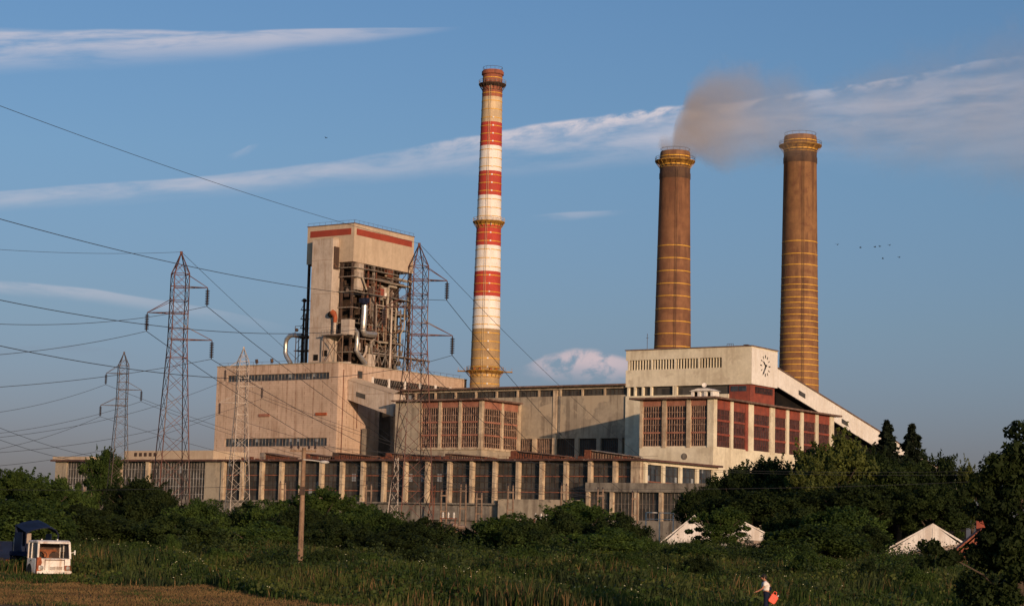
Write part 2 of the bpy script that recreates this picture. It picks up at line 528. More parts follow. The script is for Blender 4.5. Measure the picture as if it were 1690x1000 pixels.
for nm, a, b in (('ch_brick', (0.255, 0.122, 0.062), (0.185, 0.088, 0.046)), ('ch_brick2', (0.29, 0.150, 0.066), (0.21, 0.106, 0.050))):
    M[nm] = surf('brown_chimney_brick_' + nm, a, b, 0.35, 0.9, streak=((0.10, 0.048, 0.030), 0.75, 0.7), bump=0.4, bscale=5, lines=(('z', 0.42, 0.16, (0.19, 0.08, 0.045), 0.6, 0), ('h', 0.9, 0.1, (0.21, 0.09, 0.05), 0.35, 0)), blot=((0.16, 0.07, 0.04), 0.6, 0.35, 0.55))
M['ch_soot'] = surf('sooty_brick_collar', (0.12, 0.068, 0.042), (0.08, 0.046, 0.033), 0.4, 0.9, streak=((0.05, 0.03, 0.025), 0.6, 0.7), lines=(('z', 0.42, 0.16, (0.08, 0.045, 0.03), 0.5, 0),))
M['lattice_red'] = surf('reddish_rusty_lattice_steel', (0.155, 0.062, 0.045), (0.08, 0.040, 0.032), 0.35, 0.75, blot=((0.20, 0.17, 0.15), 0.6, 0.4, 0.55))
M['lattice_pale'] = surf('pale_galvanised_lattice_steel', (0.50, 0.42, 0.35), (0.38, 0.31, 0.26), 0.8, 0.6)
M['lattice_dark'] = surf('dark_lattice_steel', (0.13, 0.095, 0.08), (0.085, 0.06, 0.05), 0.8, 0.7)
M['insul'] = surf('dark_brown_insulator', (0.045, 0.03, 0.028), (0.03, 0.022, 0.02), 2.0, 0.4, spec=0.5)
M['wire'] = surf('dark_conductor', (0.045, 0.045, 0.05), (0.03, 0.03, 0.035), 1.0, 0.7)
M['wood'] = surf('weathered_pole_wood', (0.30, 0.19, 0.12), (0.18, 0.11, 0.07), 1.5, 0.9, streak=((0.08, 0.05, 0.035), 0.7, 4.0), bump=0.4, bscale=14)
M['lampgrey'] = surf('pale_grey_lamp', (0.55, 0.52, 0.48), None, 2, 0.5)
M['post'] = surf('stained_concrete_post', (0.25, 0.17, 0.12), (0.17, 0.11, 0.075), 0.8, 0.9)
M['truck_white'] = surf('chalky_white_truck_paint', (0.80, 0.76, 0.70), (0.66, 0.60, 0.53), 1.2, 0.6, streak=((0.42, 0.24, 0.14), 0.6, 4.0), blot=((0.30, 0.10, 0.05), 0.9, 1.6, 0.66), spec=0.4)
M['truck_rust'] = surf('bare_orange_rust', (0.36, 0.10, 0.04), (0.20, 0.06, 0.03), 4, 0.9, blot=((0.6, 0.5, 0.4), 0.7, 3.0, 0.6))
M['truck_in'] = surf('rusty_orange_cab_interior', (0.28, 0.095, 0.04), (0.16, 0.055, 0.025), 3, 0.9)
M['tarp'] = surf('dark_blue_tarpaulin', (0.012, 0.022, 0.058), (0.008, 0.014, 0.036), 1.5, 0.7, spec=0.15)
M['blue_body'] = surf('blue_dropside_paint', (0.010, 0.019, 0.055), (0.007, 0.012, 0.032), 1.2, 0.75, spec=0.1, blot=((0.09, 0.04, 0.03), 0.7, 1.5, 0.62))
M['rubber'] = surf('black_rubber', (0.02, 0.02, 0.02), None, 3, 0.8)
M['lens'] = surf('dusty_headlight_glass', (0.32, 0.30, 0.27), (0.22, 0.2, 0.18), 5, 0.3, spec=0.5)
M['skin'] = surf('tanned_skin', (0.42, 0.20, 0.12), (0.38, 0.17, 0.10), 3, 0.6)
M['hair'] = surf('dark_hair', (0.022, 0.014, 0.010), None, 12, 0.6)
M['shirt'] = surf('white_cotton_shirt', (0.82, 0.78, 0.72), (0.74, 0.69, 0.63), 4, 0.9)
M['denim'] = surf('dark_navy_overalls', (0.016, 0.020, 0.045), (0.012, 0.015, 0.03), 5, 0.9, spec=0.1)
M['strap'] = surf('brown_strap', (0.22, 0.10, 0.055), None, 5, 0.8)
M['redcan'] = surf('bright_red_plastic', (0.80, 0.085, 0.030), (0.70, 0.07, 0.028), 3, 0.45, spec=0.5)
M['shed_white'] = surf('pale_corrugated_sheet', (0.76, 0.71, 0.66), (0.64, 0.58, 0.53), 0.6, 0.7, streak=((0.42, 0.32, 0.25), 0.5, 1.5), lines=(('h', 0.45, 0.2, (0.55, 0.49, 0.44), 0.5, 0),))
M['shed_wall'] = surf('dingy_plaster', (0.36, 0.29, 0.24), (0.26, 0.20, 0.165), 0.7, 0.9, blot=((0.14, 0.11, 0.09), 0.7, 0.8, 0.56))
M['tile'] = surf('red_clay_roof_tile', (0.34, 0.105, 0.055), (0.24, 0.075, 0.045), 1.0, 0.85, lines=(('h', 0.35, 0.25, (0.16, 0.05, 0.035), 0.6, 0), ('z', 0.3, 0.2, (0.16, 0.05, 0.035), 0.5, 0)))
M['bark'] = surf('rough_bark', (0.085, 0.062, 0.045), (0.05, 0.037, 0.028), 2, 0.95, bump=0.5)
M['leaf_a'] = surf('mid_green_leaves', (0.043, 0.066, 0.013), (0.017, 0.032, 0.007), 0.5, 0.75, spec=0.12, transl=(0.5, 0.6, 0.2), objrand=0.25)
M['leaf_b'] = surf('deep_green_leaves', (0.024, 0.036, 0.009), (0.010, 0.017, 0.005), 0.5, 0.75, spec=0.1, transl=(0.4, 0.5, 0.2), objrand=0.25)
M['leaf_c'] = surf('yellowish_and_sunlit_leaves', (0.075, 0.085, 0.018), (0.032, 0.042, 0.010), 0.7, 0.7, spec=0.15, transl=(0.6, 0.6, 0.2), objrand=0.2)  # brighter leaf green, carrying the highlights of sunlit crowns as colour
M['needle'] = surf('dark_spruce_needles', (0.014, 0.022, 0.009), (0.007, 0.012, 0.005), 1.2, 0.7, spec=0.2)
M['blade_green'] = surf('tall_weed_green', (0.044, 0.057, 0.013), (0.019, 0.029, 0.008), 0.16, 0.7, spec=0.2, transl=(0.5, 0.5, 0.2), contrast=(0.4, 0.6))
M['blade_dry'] = surf('dry_grass_straw', (0.18, 0.110, 0.045), (0.10, 0.060, 0.027), 0.25, 0.85, spec=0.15, transl=(0.4, 0.4, 0.3))
M['flower'] = surf('pale_umbel_flowers', (0.62, 0.60, 0.40), (0.55, 0.50, 0.25), 2.0, 0.8)
M['bird'] = surf('black_bird', (0.02, 0.02, 0.02), None, 3, 0.8)
M['rubble'] = surf('brown_rubble', (0.30, 0.21, 0.155), (0.15, 0.10, 0.075), 0.8, 0.95, bump=0.6, blot=((0.42, 0.33, 0.26), 0.7, 0.7, 0.6))

# ------------------------------------------------------------------ ground
def build_ground():
    xs = np.concatenate([np.linspace(-9000, -400, 10), np.linspace(-380, 380, 191), np.linspace(400, 9000, 10)])
    ys = np.concatenate([np.linspace(-600, 40, 9), np.linspace(44, 460, 209), np.linspace(480, 12000, 14)])
    gx, gy = np.meshgrid(xs, ys)
    d = np.hypot(gx, gy)
    t = np.clip((d - 100) / 135.0, 0, 1) ** 1.1
    z = 2.4 * t + 0.05 * np.sin(gx * 0.21 + 1.3) * np.sin(gy * 0.17)
    vs = np.stack([gx.ravel(), gy.ravel(), z.ravel()], 1)
    nx, ny = len(xs), len(ys)
    i = np.arange(nx * ny).reshape(ny, nx)
    f = np.stack([i[:-1, :-1], i[:-1, 1:], i[1:, 1:], i[1:, :-1]], -1).reshape(-1, 4)
    me = bpy.data.meshes.new('ground')
    me.from_pydata(vs.tolist(), [], f.tolist())
    m = bpy.data.materials.new('dry_earth_and_turf')
    m.use_nodes = True
    n = NT(m.node_tree)
    bs = n.n.get('Principled BSDF')
    tc = n.new('ShaderNodeTexCoord').outputs['Object']
    sp = n.new('ShaderNodeSeparateXYZ'); n.l.new(tc, sp.inputs[0])
    dry = n.mix(n.noise(tc, 0.5, 6, 0.7), (0.20, 0.115, 0.05), (0.10, 0.062, 0.03))
    gr = n.mix(n.noise(tc, 0.4, 6, 0.7), (0.05, 0.055, 0.018), (0.028, 0.036, 0.012))
    edge = n.math('ADD', sp.outputs[1], n.math('MULTIPLY', n.noise(tc, 0.12, 3), 8))
    col = n.mix(n.smooth(edge, 99, 105), dry, gr)
    col = n.mix(n.math('MULTIPLY', n.smooth(n.noise(tc, 0.22, 5), 0.48, 0.62), 0.7), col, gr)
    n.l.new(col, bs.inputs['Base Color'])
    bs.inputs['Roughness'].default_value = 1.0
    bs.inputs['Specular IOR Level'].default_value = 0.1
    b = n.new('ShaderNodeBump'); b.inputs['Strength'].default_value = 0.7; b.inputs['Distance'].default_value = 0.15
    n.l.new(n.noise(tc, 4, 6, 0.7), b.inputs['Height']); n.l.new(b.outputs[0], bs.inputs['Normal'])
    me.materials.append(m)
    me.polygons.foreach_set('use_smooth', [True] * len(me.polygons))
    o = bpy.data.objects.new('ground', me)
    COL.objects.link(o)
    tag(o, kind='structure')


build_ground()
GP = 2.4                                       # ground level at the plant


def bthing(name, label, cat, u, v, group=None):
    o = thing(name, label, cat, W(u, v, GP), -PA, group)
    o['ou'] = float(u); o['ov'] = float(v)
    return o


class PB(MB):
    """mesh builder in plant coordinates (u, v, absolute z) for a thing placed at (u0, v0, GP)"""
    def __init__(s, t):
        super().__init__()
        s.t = t

    def build(s, name, mats, parent=None, smooth=False, bevel=0.0):
        u0, v0 = s.t['ou'], s.t['ov']
        s.v = [(a - u0, b - v0, c - GP) for a, b, c in s.v]
        return super().build(name, mats, parent or s.t, smooth, bevel)


def glazed_bay(t, axis, a0, a1, plane, inward, z0, z1, nx, rows, mframe, mglass, bar=0.09, rail=None, rail_m=None, depth=0.35, gap=0.02, name='window'):
    """a glazed bay as window part with glass sub-part. axis 'u': bay spans u, plane is v; axis 'v': spans v, plane is u. inward = +1/-1."""
    g = PB(t)
    pf = plane + inward * depth
    pg = plane + inward * (depth + 0.08)
    lo, hi = min(pf, pf + inward * bar), max(pf, pf + inward * bar)

    def bx(mb, p0, p1, q0, q1, z_0, z_1):
        if axis == 'u': mb.box(p0, p1, min(q0, q1), max(q0, q1), z_0, z_1)
        else: mb.box(min(q0, q1), max(q0, q1), p0, p1, z_0, z_1)
    for i in range(nx + 1):
        a = a0 + (a1 - a0) * i / nx
        a = min(max(a, a0 + bar / 2), a1 - bar / 2)
        bx(g, a - bar / 2, a + bar / 2, lo, hi, z0, z1)
    for z in list(rows) + [z0 + bar / 2, z1 - bar / 2]:
        bx(g, a0, a1, lo - 0.004, hi + 0.004, z - bar / 2, z + bar / 2)
    win = g.build(name, mframe)
    gl = PB(t)
    bx(gl, a0, a1, pg + inward * 0.06, pg + inward * 0.12, z0, z1)
    gl.build('glass', mglass, win)
    if rail:
        for z, h in rail:
            r = PB(t)
            bx(r, a0, a1, pf - inward * 0.10, pf - inward * 0.012, z - h / 2, z + h / 2)
            r.build('transom', rail_m, win)
    return win


# ------------------------------------------------------------------ low annex hall (front)
def build_annex():
    t = bthing('annex_hall', 'long low concrete annex with tall dark windows between pale pillars, front of the plant', 'building', -60, 0)
    ZB, ZS, ZR = GP, 10.1, 19.25
    uL = fu(92, 757, 0)[0]
    px = [368, 396, 427, 459, 493, 525, 560, 595, 631, 665, 703, 739, 777, 815, 853, 893, 932, 975, 1015]
    cols = [fu(x, 800, 0)[0] for x in px]
    # regularise: 19 columns, equal steps
    c0, c1 = cols[0], cols[-1]
    cols = [c0 + (c1 - c0) * i / (len(cols) - 1) for i in range(len(cols))]
    uE = 0.9
    b = PB(t)
    
    b.box(uL, uE - 0.9, 1.25, 34, ZS + .004, ZR - 0.004)                                # dark core behind glass
    u1 = fu(337, 800, 0)[0]; u2 = fu(361, 800, 0)[0]
    b.box(uL, fu(108, 800, 0)[0], 0, 1.2, ZS + .004, ZR - .003)
    b.box(u1, cols[0] - 0.7, 0, 1.2, ZS + .004, ZR - .003)
    b.build('wall', M['conc'])
    b = PB(t)
    b.box(uL, uE - 0.004, 0.004, 34, ZB, ZS)
    b.build('plinth', M['conc_dark'])
    for i, c in enumerate(cols + [0.0]):
        p = PB(t)
        wdt = 0.42 if i < len(cols) else 1.3
        p.box(c - wdt, c + (0.42 if i < len(cols) else 0.9), -0.42, 0.95, ZS - 0.25, ZR - 0.003)
        p.build('pillar', M['pillar'], bevel=0.03)
    cc = cols + [0.0]
    for i in range(len(cc) - 1):
        a0, a1 = cc[i] + 0.42, cc[i + 1] - (0.42 if i + 1 < len(cols) else 1.3)
        if i == 0: pass
        glazed_bay(t, 'u', a0, a1, 0.15, 1, ZS + 0.02, ZR - 0.02, 4, [ZS + 0.06 + k * 1.5 for k in range(1, 6)], M['rust_dark'], M['glass_dark'], 0.055,
                   [(16.0 + random.uniform(-.05, .05), 0.17), (12.6, 0.17)], M['rail_orange'], depth=0.45)
    # side windows (end wall)
    vs = [2.2, 9.6, 17.0, 24.4, 31.8]
    for i in range(4):
        glazed_bay(t, 'v', vs[i] + 0.5, vs[i + 1] - 0.5, uE - 0.35, -1, 14.6, 18.6, 3, [16.6], M['rust_dark'], M['glass_grey'], 0.06, [(15.1, 0.16)], M['rail_orange'], depth=0.1)
    e = PB(t)
    e.box(uE - 0.48, uE, 0.96, 33.8, 18.6, ZR - 0.002)
    e.box(uE - 0.48, uE, 0.96, 33.8, ZS, 14.6)
    for i, v in enumerate(vs):
        e.box(uE - 0.48, uE + 0.06, max(v - 0.5, 0.97), v + 0.5, 14.6, 18.6)
    e.build('end_wall', M['cream'])
    # left glazed halls with fine grids
    for xa, xb in ((109, 149), (153, 195), (199, 240), (246, 336)):
        a0, a1 = fu(xa, 800, 0)[0], fu(xb, 800, 0)[0]
        glazed_bay(t, 'u', a0, a1, 0.1, 1, 6.0, ZR - 0.25, max(8, int((a1 - a0) / 0.95)), [7.5, 9.4, 11.3, 13.2, 15.1, 17.3], M['bar_grey'], M['glass_dark'], 0.10, depth=0.3)
    for x in (151, 197, 243):
        u = fu(x, 800, 0)[0]
        lw = PB(t)
        lw.box(u - 0.5, u + 0.5, -0.35, 0.5, 5, ZR - 0.004)
        lw.build('pillar', M['pillar'])
    # roof slab
    r = PB(t)
    r.box(uL - 0.9, uE + 1.1, -1.0, 34, ZR, ZR + 0.42)
    r.build('roof', M['roofred'])
    up_ = PB(t)
    up_.box(uL - 0.6, fu(150, 750, 0)[0], -0.5, 8, ZR + 0.42, ZR + 1.25)
    ua, ub = fu(205, 745, 4)[0], fu(352, 745, 4)[0]
    up_.box(ua, ub, 4, 16, ZR + 0.42, 22.1)
    up_.build('roof_parapet', M['clad'])
    for k in range(5):
        q = PB(t)
        a = fu(222 + k * 8, 745, 4)[0]
        q.box(a, a + 0.95, 3.93, 3.995, 20.7, 21.6)
        q.build('vent', M['rust_dark'])
    # projecting lower storey at right
    ul = fu(966, 800, -3)[0]; ur = ul + 30
    zt = fu(966, 796, -3)[1]; zb = fu(966, 811, -3)[1]
    pr = PB(t)
    pr.box(ul, ur, -3, 0.0, zb, zt)
    pr.build('parapet_beam', M['conc_dark'])
    zw = fu(1000, 858, -3)[1]
    n = 5
    for i in range(n + 1):
        u = ul + 0.5 + (ur - ul - 1) * i / n
        p = PB(t); p.box(u - 0.4, u + 0.4, -2.9, -2.0, zw, zb - 0.003); p.build('pillar', M['pillar'])
    for i in range(n):
        a0 = ul + 0.5 + (ur - ul - 1) * i / n + 0.4; a1 = ul + 0.5 + (ur - ul - 1) * (i + 1) / n - 0.4
        glazed_bay(t, 'u', a0, a1, -2.6, 1, zw, zb - 0.02, 6, [zb - 2.4], M['steel_grey'], M['glass_dark'], 0.07, depth=0.3)
    pr = PB(t)
    pr.box(ul, ur, -2.9, -0.002, GP, zw)
    pr.box(ul, ur, -1.5, -0.003, zw, zb - 0.01)
    pr.build('lower_wall', M['conc_dark'])
    # pale projecting wall and stained concrete band in the middle
    pw = PB(t)
    a0, a1 = fu(822, 840, -1.5)[0], fu(964, 840, -1.5)[0]
    pw.box(a0, min(a1, ul - 0.05), -1.6, -0.002, GP, fu(900, 824, -1.5)[1])
    pw.build('projecting_wall', M['conc'])
    pd = PB(t)
    a0 = fu(700, 840, -0.6)[0]; a1 = fu(808, 840, -0.6)[0]
    pd.box(a0, a1, -0.6, -0.002, fu(750, 858, -.6)[1], fu(750, 835, -.6)[1])
    pd.build('stained_band', M['conc_dark'])
    sl = PB(t)
    for i in range(len(cc) - 1):
        pass
    sl.box(cols[0] - 1.2, cols[14], -0.75, -0.45, ZS - 0.35, ZS - 0.02)
    sl.build('sill', M['conc_dark'])
    # sloping skylight monitors on the roof
    for k, (xa, xb, h0, h1, m1) in enumerate(((432, 478, 2.0, .9, 'steel_grey'), (505, 545, 1.6, 1.0, 'rust'), (552, 612, 1.9, 1.2, 'rust_dark'), (640, 664, 1.7, 1.7, 'rust'), (672, 732, 1.4, .8, 'rust_dark'),
                                          (738, 800, 1.5, .8, 'rust_dark'), (846, 932, 2.2, .9, 'rust'), (968, 1046, 2.3, .8, 'rust'))):
        a0, a1 = fu(xa, 750, 3)[0], fu(xb, 750, 3)[0]
        zb_ = ZR + 0.42
        h0 *= .8; h1 *= .7
        q = PB(t)
        q.prism([(a0, zb_), (a1, zb_), (a1, zb_ + h1), (a0 + 1.2, zb_ + h0)], 'y', 3.25, 6)
        sk = q.build('skylight', M['rust_dark'])
        f = PB(t)
        nf = int((a1 - a0) / 0.7)
        for j in range(nf):
            u = a0 + 1.4 + (a1 - a0 - 1.6) * j / max(1, nf - 1)
            hh = h0 + (h1 - h0) * (u - a0) / (a1 - a0) - 0.25
            f.box(u - 0.13, u + 0.13, 3.05, 3.24, zb_, zb_ + hh)
        f.build('fin', M['post'] if k % 2 else M['rust'], sk)
        c = PB(t)
        c.box(a0 - 0.3, a0 + 1.1, 2.6, 6.2, zb_, zb_ + h0 + 0.15)
        c.build('end_box', M[m1], sk)
        lid = PB(t)
        lid.prism([(a0 + 1.2, zb_ + h0 + .02), (a1 + .3, zb_ + h1 - .05), (a1 + .3, zb_ + h1 + .1), (a0 + 1.2, zb_ + h0 + .2)], 'y', 2.7, 6.4)
        lid.build('cover', M['roofedge'] if k != 7 else M['steel_grey'], sk)
    rl = PB(t)
    for a in np.arange(cols[0], -2, 2.2):
        rl.box(a, a + 0.06, 0.4, 0.46, ZR + 0.42, ZR + 1.15 + random.uniform(-.2, .3))
        if random.random() < 0.6:
            rl.box(a + .5, a + 1.0 + random.random(), 0.6, 1.4, ZR + 0.42, ZR + 0.7 + random.random() * 0.6)
    for a in np.arange(cols[0], -4, 11.0):
        rl.box(a, a + 9.0, 0.42, 0.46, ZR + 0.95, ZR + 1.0)
    rl.build('roof_clutter', M['rust'])


build_annex()


# ------------------------------------------------------------------ red-glazed bunker building (right)
def build_red():
    t = bthing('red_glazed_building', 'red building with barred windows between cream pillars, below the wall clock', 'building', -10, 45)
    v0, u1 = 33.9, -0.5
    uL = fu(1056, 700, v0)[0]
    zb, zr = 23.7, 34.6
    vE = fv(1376, 690, u1)[0]
    b = PB(t)
    b.box(uL, u1, v0, vE, GP, zb)
    b.build('base_wall', M['cream'])
    b = PB(t)
    b.box(uL, u1 - 0.9, v0 + 0.9, vE - 0.004, zb, zr)
    b.build('core_wall', M['cream'])
    cx = [fu(x, 700, v0)[0] for x in (1057, 1095, 1136)]
    cx = [uL + 0.35, uL + (u1 - uL) / 3, uL + 2 * (u1 - uL) / 3]
    halves = [0.35, 0.5, 0.5]
    for c, h in zip(cx, halves):
        p = PB(t); p.box(c - h, c + h, v0 - 0.12, v0 + 0.9, zb + .001, zr - 0.002); p.build('pillar', M['pillar'])
    p = PB(t); p.box(u1 - 1.5, u1 + 0.1, v0 - 0.12, v0 + 1.5, zb + .001, zr - 0.002); p.build('corner_pillar', M['cream'])
    edges = [(cx[0] + .35, cx[1] - .5), (cx[1] + .5, cx[2] - .5), (cx[2] + .5, u1 - 1.5)]
    for a0, a1 in edges:
        glazed_bay(t, 'u', a0, a1, v0, 1, zb + 0.35, zr - 1.5, 8, [zb + 1.8, zb + 5.2, zb + 8.0], M['mull_pink'], M['glass_red'], 0.12, [(zb + 3.4, 0.36), (zb + 6.6, 0.36)], M['salmon'], depth=0.35)
        q = PB(t); q.box(a0, a1, v0 + 0.2, v0 + 0.89, zr - 1.5, zr - 0.003); q.build('top_panel', M['salmon'])
        q = PB(t); q.box(a0, a1, v0 + 0.1, v0 + 0.89, zb + .002, zb + 0.35); q.build('sill', M['cream'])
    pil = [(fv(a, 700, u1)[0], fv(bb, 700, u1)[0]) for a, bb in ((1206, 1210), (1235.5, 1243.5), (1271, 1278.5), (1298, 1302), (1321.5, 1326), (1346.5, 1350.5), (1370, 1376))]
    for a, bb in pil:
        p = PB(t); p.box(u1 - 0.9, u1 + 0.1, a, bb, zb + .001, zr - 0.002); p.build('pillar', M['cream'])
    prev = v0 + 1.5
    for k, (a, bb) in enumerate(pil):
        a0, a1 = prev, a
        if k == 1:
            q = PB(t); q.box(u1 - 0.88, u1 - 0.1, a1 - 1.3, a1 - .003, zb, zr - .003); q.build('brick_panel', M['brick_red']); a1 -= 1.3
        glazed_bay(t, 'v', a0, a1, u1, -1, zb + 0.3, zr - 2.2, 8, [zb + 1.6, zb + 5.0, zb + 7.5], M['mull_red'], M['glass_side'], 0.10, [(zb + 3.1, 0.45), (zb + 6.2, 0.45)], M['brick_red'], depth=0.3)
        q = PB(t); q.box(u1 - 0.89, u1 - 0.2, a0, a1, zr - 2.2, zr - 0.003); q.build('top_panel', M['brick_red'])
        q = PB(t); q.box(u1 - 0.89, u1 - 0.05, a0, a1, zb + .002, zb + 0.3); q.build('sill', M['cream'])
        prev = bb
    r = PB(t); r.box(uL - 2.2, u1 + 1.2, v0 - 1.3, vE + 2.5, zr, zr + 0.4); r.build('roof', M['roofedge'])
    d = PB(t)
    uc, zc = fu(1129, 753, v0 - 0.05)
    pts = [(uc + 0.75 * math.cos(k * math.pi / 10), v0 - 0.06, zc + 0.75 * math.sin(k * math.pi / 10)) for k in range(20)]
    d.prism([(p[0], p[2]) for p in pts], 'y', v0 - 0.08, v0 - 0.003)
    d.build('round_vent', M['conc_dark'])
    # rooftop hut and dish: a thing of its own
    uh, zh = fu(1162, 650, 42)
    h = bthing('roof_hut', 'small white hut with dark openings standing on the roof of the red building', 'hut', uh, 42)
    q = PB(h); a = fu(1146, 650, 42)[0]; c = fu(1178, 650, 42)[0]
    zf = zr + 0.4
    for k in range(4):
        uu = a + (c - a) * k / 3
        q.box(uu - .3, uu + .3, 41, 41.5, zf, zf + 1.9)
    q.box(a - .3, c + .3, 41.6, 44, zf, zf + 1.9)
    q.box(a - .3, c + .3, 41.02, 41.58, zf, zf + .7)
    q.build('wall', M['white_wall'])
    q = PB(h); q.prism([(a - .7, zf + 1.9), (c + .7, zf + 1.9), ((a + c) / 2 + 1.5, zf + 2.5), ((a + c) / 2 - 1, zf + 2.5)], 'y', 40.7, 44.3); q.build('roof', M['white_wall'])
    q = PB(h); q.box(a, a + 1.5, 41.59, 41.597, zf + .7, zf + 1.7); q.box(c - 1.3, c - .4, 41.585, 41.592, zf + .7, zf + 1.7); q.build('opening', M['black'])
    ud, zd = fu(1161, 637, 42)
    ds = bthing('satellite_dish', 'small white satellite dish on a mast beside the roof hut', 'satellite dish', ud, 42.5)
    q = PB(ds); q.tube([(ud, 42.5, zf + .002 + 2.5), (ud, 42.5, zd)], 0.06, 6); q.build('mast', M['steel_grey'])
    q = MB()
    q.lathe([(0.05, 0.0), (0.35, 0.06), (0.55, 0.18), (0.53, 0.2), (0.33, 0.09), (0.05, 0.04)], 16)
    o = q.build('dish', M['white_wall'], ds, smooth=True); o.location = (0, -.1, zd - GP + .2); o.rotation_euler = (math.radians(75), 0, math.radians(25))


build_red()


# ------------------------------------------------------------------ clock building with conveyor gallery
def build_clock():
    v0 = 57.0; u1 = -3.0
    t = bthing('clock_building', 'cream building with a wall clock and a long sloping white conveyor gallery', 'building', -20, 70)
    uL = fu(1033, 600, v0)[0]
    zt, zb = 48.5, fu(1100, 637, v0)[1]
    vE = fv(1283, 600, u1)[0]
    wx0, wx1 = fu(1036, 600, v0)[0], fu(1191, 600, v0)[0]
    wz1, wz0 = fu(1036, 595, v0)[1], fu(1036, 611, v0)[1]
    b = PB(t)
    b.box(uL, u1, v0 + 0.9, vE, zb, zt)
    b.box(uL, u1, v0, v0 + 0.899, zb, wz0)
    b.box(uL, u1, v0, v0 + 0.899, wz1, zt)
    b.box(wx1, u1, v0, v0 + 0.899, wz0 + .001, wz1 - .001)
    b.build('wall', M['cream'])
    cl = PB(t)
    cl.box(u1 + .002, u1 + 0.05, v0 + 0.01, vE - 0.01, zb + 0.01, zt - 0.35)
    cl.build('end_wall', M['white_wall'])
    r = PB(t); r.box(uL - .25, u1 + .25, v0 - .25, vE + .2, zt, zt + 0.22); r.build('roof', M['roofedge'])
    dk = PB(t); dk.box(wx0, wx1, v0 + 0.75, v0 + 0.89, wz0, wz1); dk.build('opening', M['black'])
    n = 4
    for k in range(n):
        a0 = wx0 + (wx1 - wx0) * k / n; a1 = wx0 + (wx1 - wx0) * (k + 1) / n
        q = PB(t)
        q.box(a0 + .02, a0 + 0.5, v0 + .01, v0 + .74, wz0, wz1)
        for j in range(7):
            x = a0 + 0.9 + (a1 - a0 - 1.0) * j / 7
            q.box(x, x + 0.2, v0 + 0.15, v0 + 0.72, wz0, wz1)
        q.build('louvre', M['cream'])
    # strip below the box
    b = PB(t)
    zl = fu(1100, 652, v0)[1]
    ub = fu(1202, 640, v0)[0]
    b.box(uL + .3, ub, v0 + 1.0, vE - 1, 34, zb)
    for x in (1036, 1047, 1060, 1074, 1111, 1115):
        u = fu(x, 645, v0)[0]
        b.box(u - .22, u + .22, v0 + .1, v0 + 1.0, zl, zb - .002)
    b.box(uL, ub, v0 + .1, v0 + 1.0, GP, zl)
    b.build('lower_wall', M['cream'])
    g = PB(t); g.box(uL + .4, ub - .02, v0 + .85, v0 + .99, zl + .01, zb - .01); g.build('strip_window', M['glass_dark'])
    rd = PB(t)
    rd.box(ub, u1 - 0.5, v0 + .45, vE - .4, 35.01, zb - .003)
    rd.build('brick_storey', M['brick_red'])
    for (x0_, x1_) in ((1206, 1218), (1219, 1232)):
        a0, a1 = fu(x0_, 641, v0 + .45)[0], fu(x1_, 641, v0 + .45)[0]
        glazed_bay(t, 'u', a0, a1, v0 + .42, -1, zb - 1.6, zb - .35, 4, [], M['rust_dark'], M['glass_grey'], 0.06, depth=-0.16)
    a0, a1 = fv(1246, 645, u1 - .5)[0], fv(1274, 645, u1 - .5)[0]
    glazed_bay(t, 'v', a0, a1, u1 - .45, -1, zb - 1.9, zb - .35, 10, [zb - 1.1], M['mull_red'], M['glass_red'], 0.07, depth=-0.2)
    # clock
    cv, cz = fv(1262.8, 603.8, u1 + .06)
    ck = PB(t)
    R_ = 2.35
    for k in range(12):
        a = k * math.pi / 6
        L = 0.55 if k % 3 == 0 else 0.48
        wdt = 0.26 if k % 3 == 0 else 0.15
        ca, sa = math.sin(a), math.cos(a)
        p = (u1 + .12, cv + ca * (R_ - L), cz + sa * (R_ - L) )
        q = (u1 + .12, cv + ca * (R_ + L * .35), cz + sa * (R_ + L * .35))
        ck.beam(p, q, 0.10 if abs(ca) < .5 else wdt, wdt if abs(ca) < .5 else 0.10) if False else ck.add(
            [(u1 + .06 + e, cv + ca * rr + px_ * sa, cz + sa * rr - px_ * ca) for e in (0, .12) for rr, px_ in ((R_ - L, -wdt / 2), (R_ - L, wdt / 2), (R_ + L * .35, wdt / 2), (R_ + L * .35, -wdt / 2))],
            [(0, 1, 2, 3), (7, 6, 5, 4), (0, 4, 5, 1), (1, 5, 6, 2), (2, 6, 7, 3), (3, 7, 4, 0)])
    ckm = ck.build('clock_mark', M['clock'])
    for nm, adeg, L, wdt, off in (('hour_hand', -50, 1.5, 0.3, .2), ('minute_hand', 216, 2.45, 0.22, .34)):
        a = math.radians(adeg); ca, sa = math.sin(a), math.cos(a)
        q = PB(t)
        q.add([(u1 + off + e, cv + ca * rr + px_ * sa, cz + sa * rr - px_ * ca) for e in (0, .1) for rr, px_ in ((-.35, -wdt / 2), (-.35, wdt / 2), (L, wdt / 3), (L, -wdt / 3))],
              [(0, 1, 2, 3), (7, 6, 5, 4), (0, 4, 5, 1), (1, 5, 6, 2), (2, 6, 7, 3), (3, 7, 4, 0)])
        q.build(nm, M['clock'])
    hb = PB(t); hb.prism([(cv + .22 * math.cos(k * .628), cz + .22 * math.sin(k * .628)) for k in range(10)], 'x', u1 + .05, u1 + .5); hb.build('hub', M['clock'])
    # conveyor gallery, descending along v
    ug = u1 - 0.25
    va, za = fv(1283, 608, ug); _, zba = fv(1283, 638, ug)
    vb, zbt = fv(1457, 716, ug); vb2, zbb = fv(1451, 741, ug)
    s_top = (zbt - za) / (vb - va)
    s_bot = (zbb - zba) / (vb2 - va)
    vend = vb + 65
    g = PB(t)
    g.prism([(va + .02, zba), (va + .02, za), (vend, za + s_top * (vend - va)), (vend, zba + s_bot * (vend - va))], 'x', ug - 6, ug)
    gal = g.build('conveyor_gallery', [M['white_wall']])
    rr = PB(t)
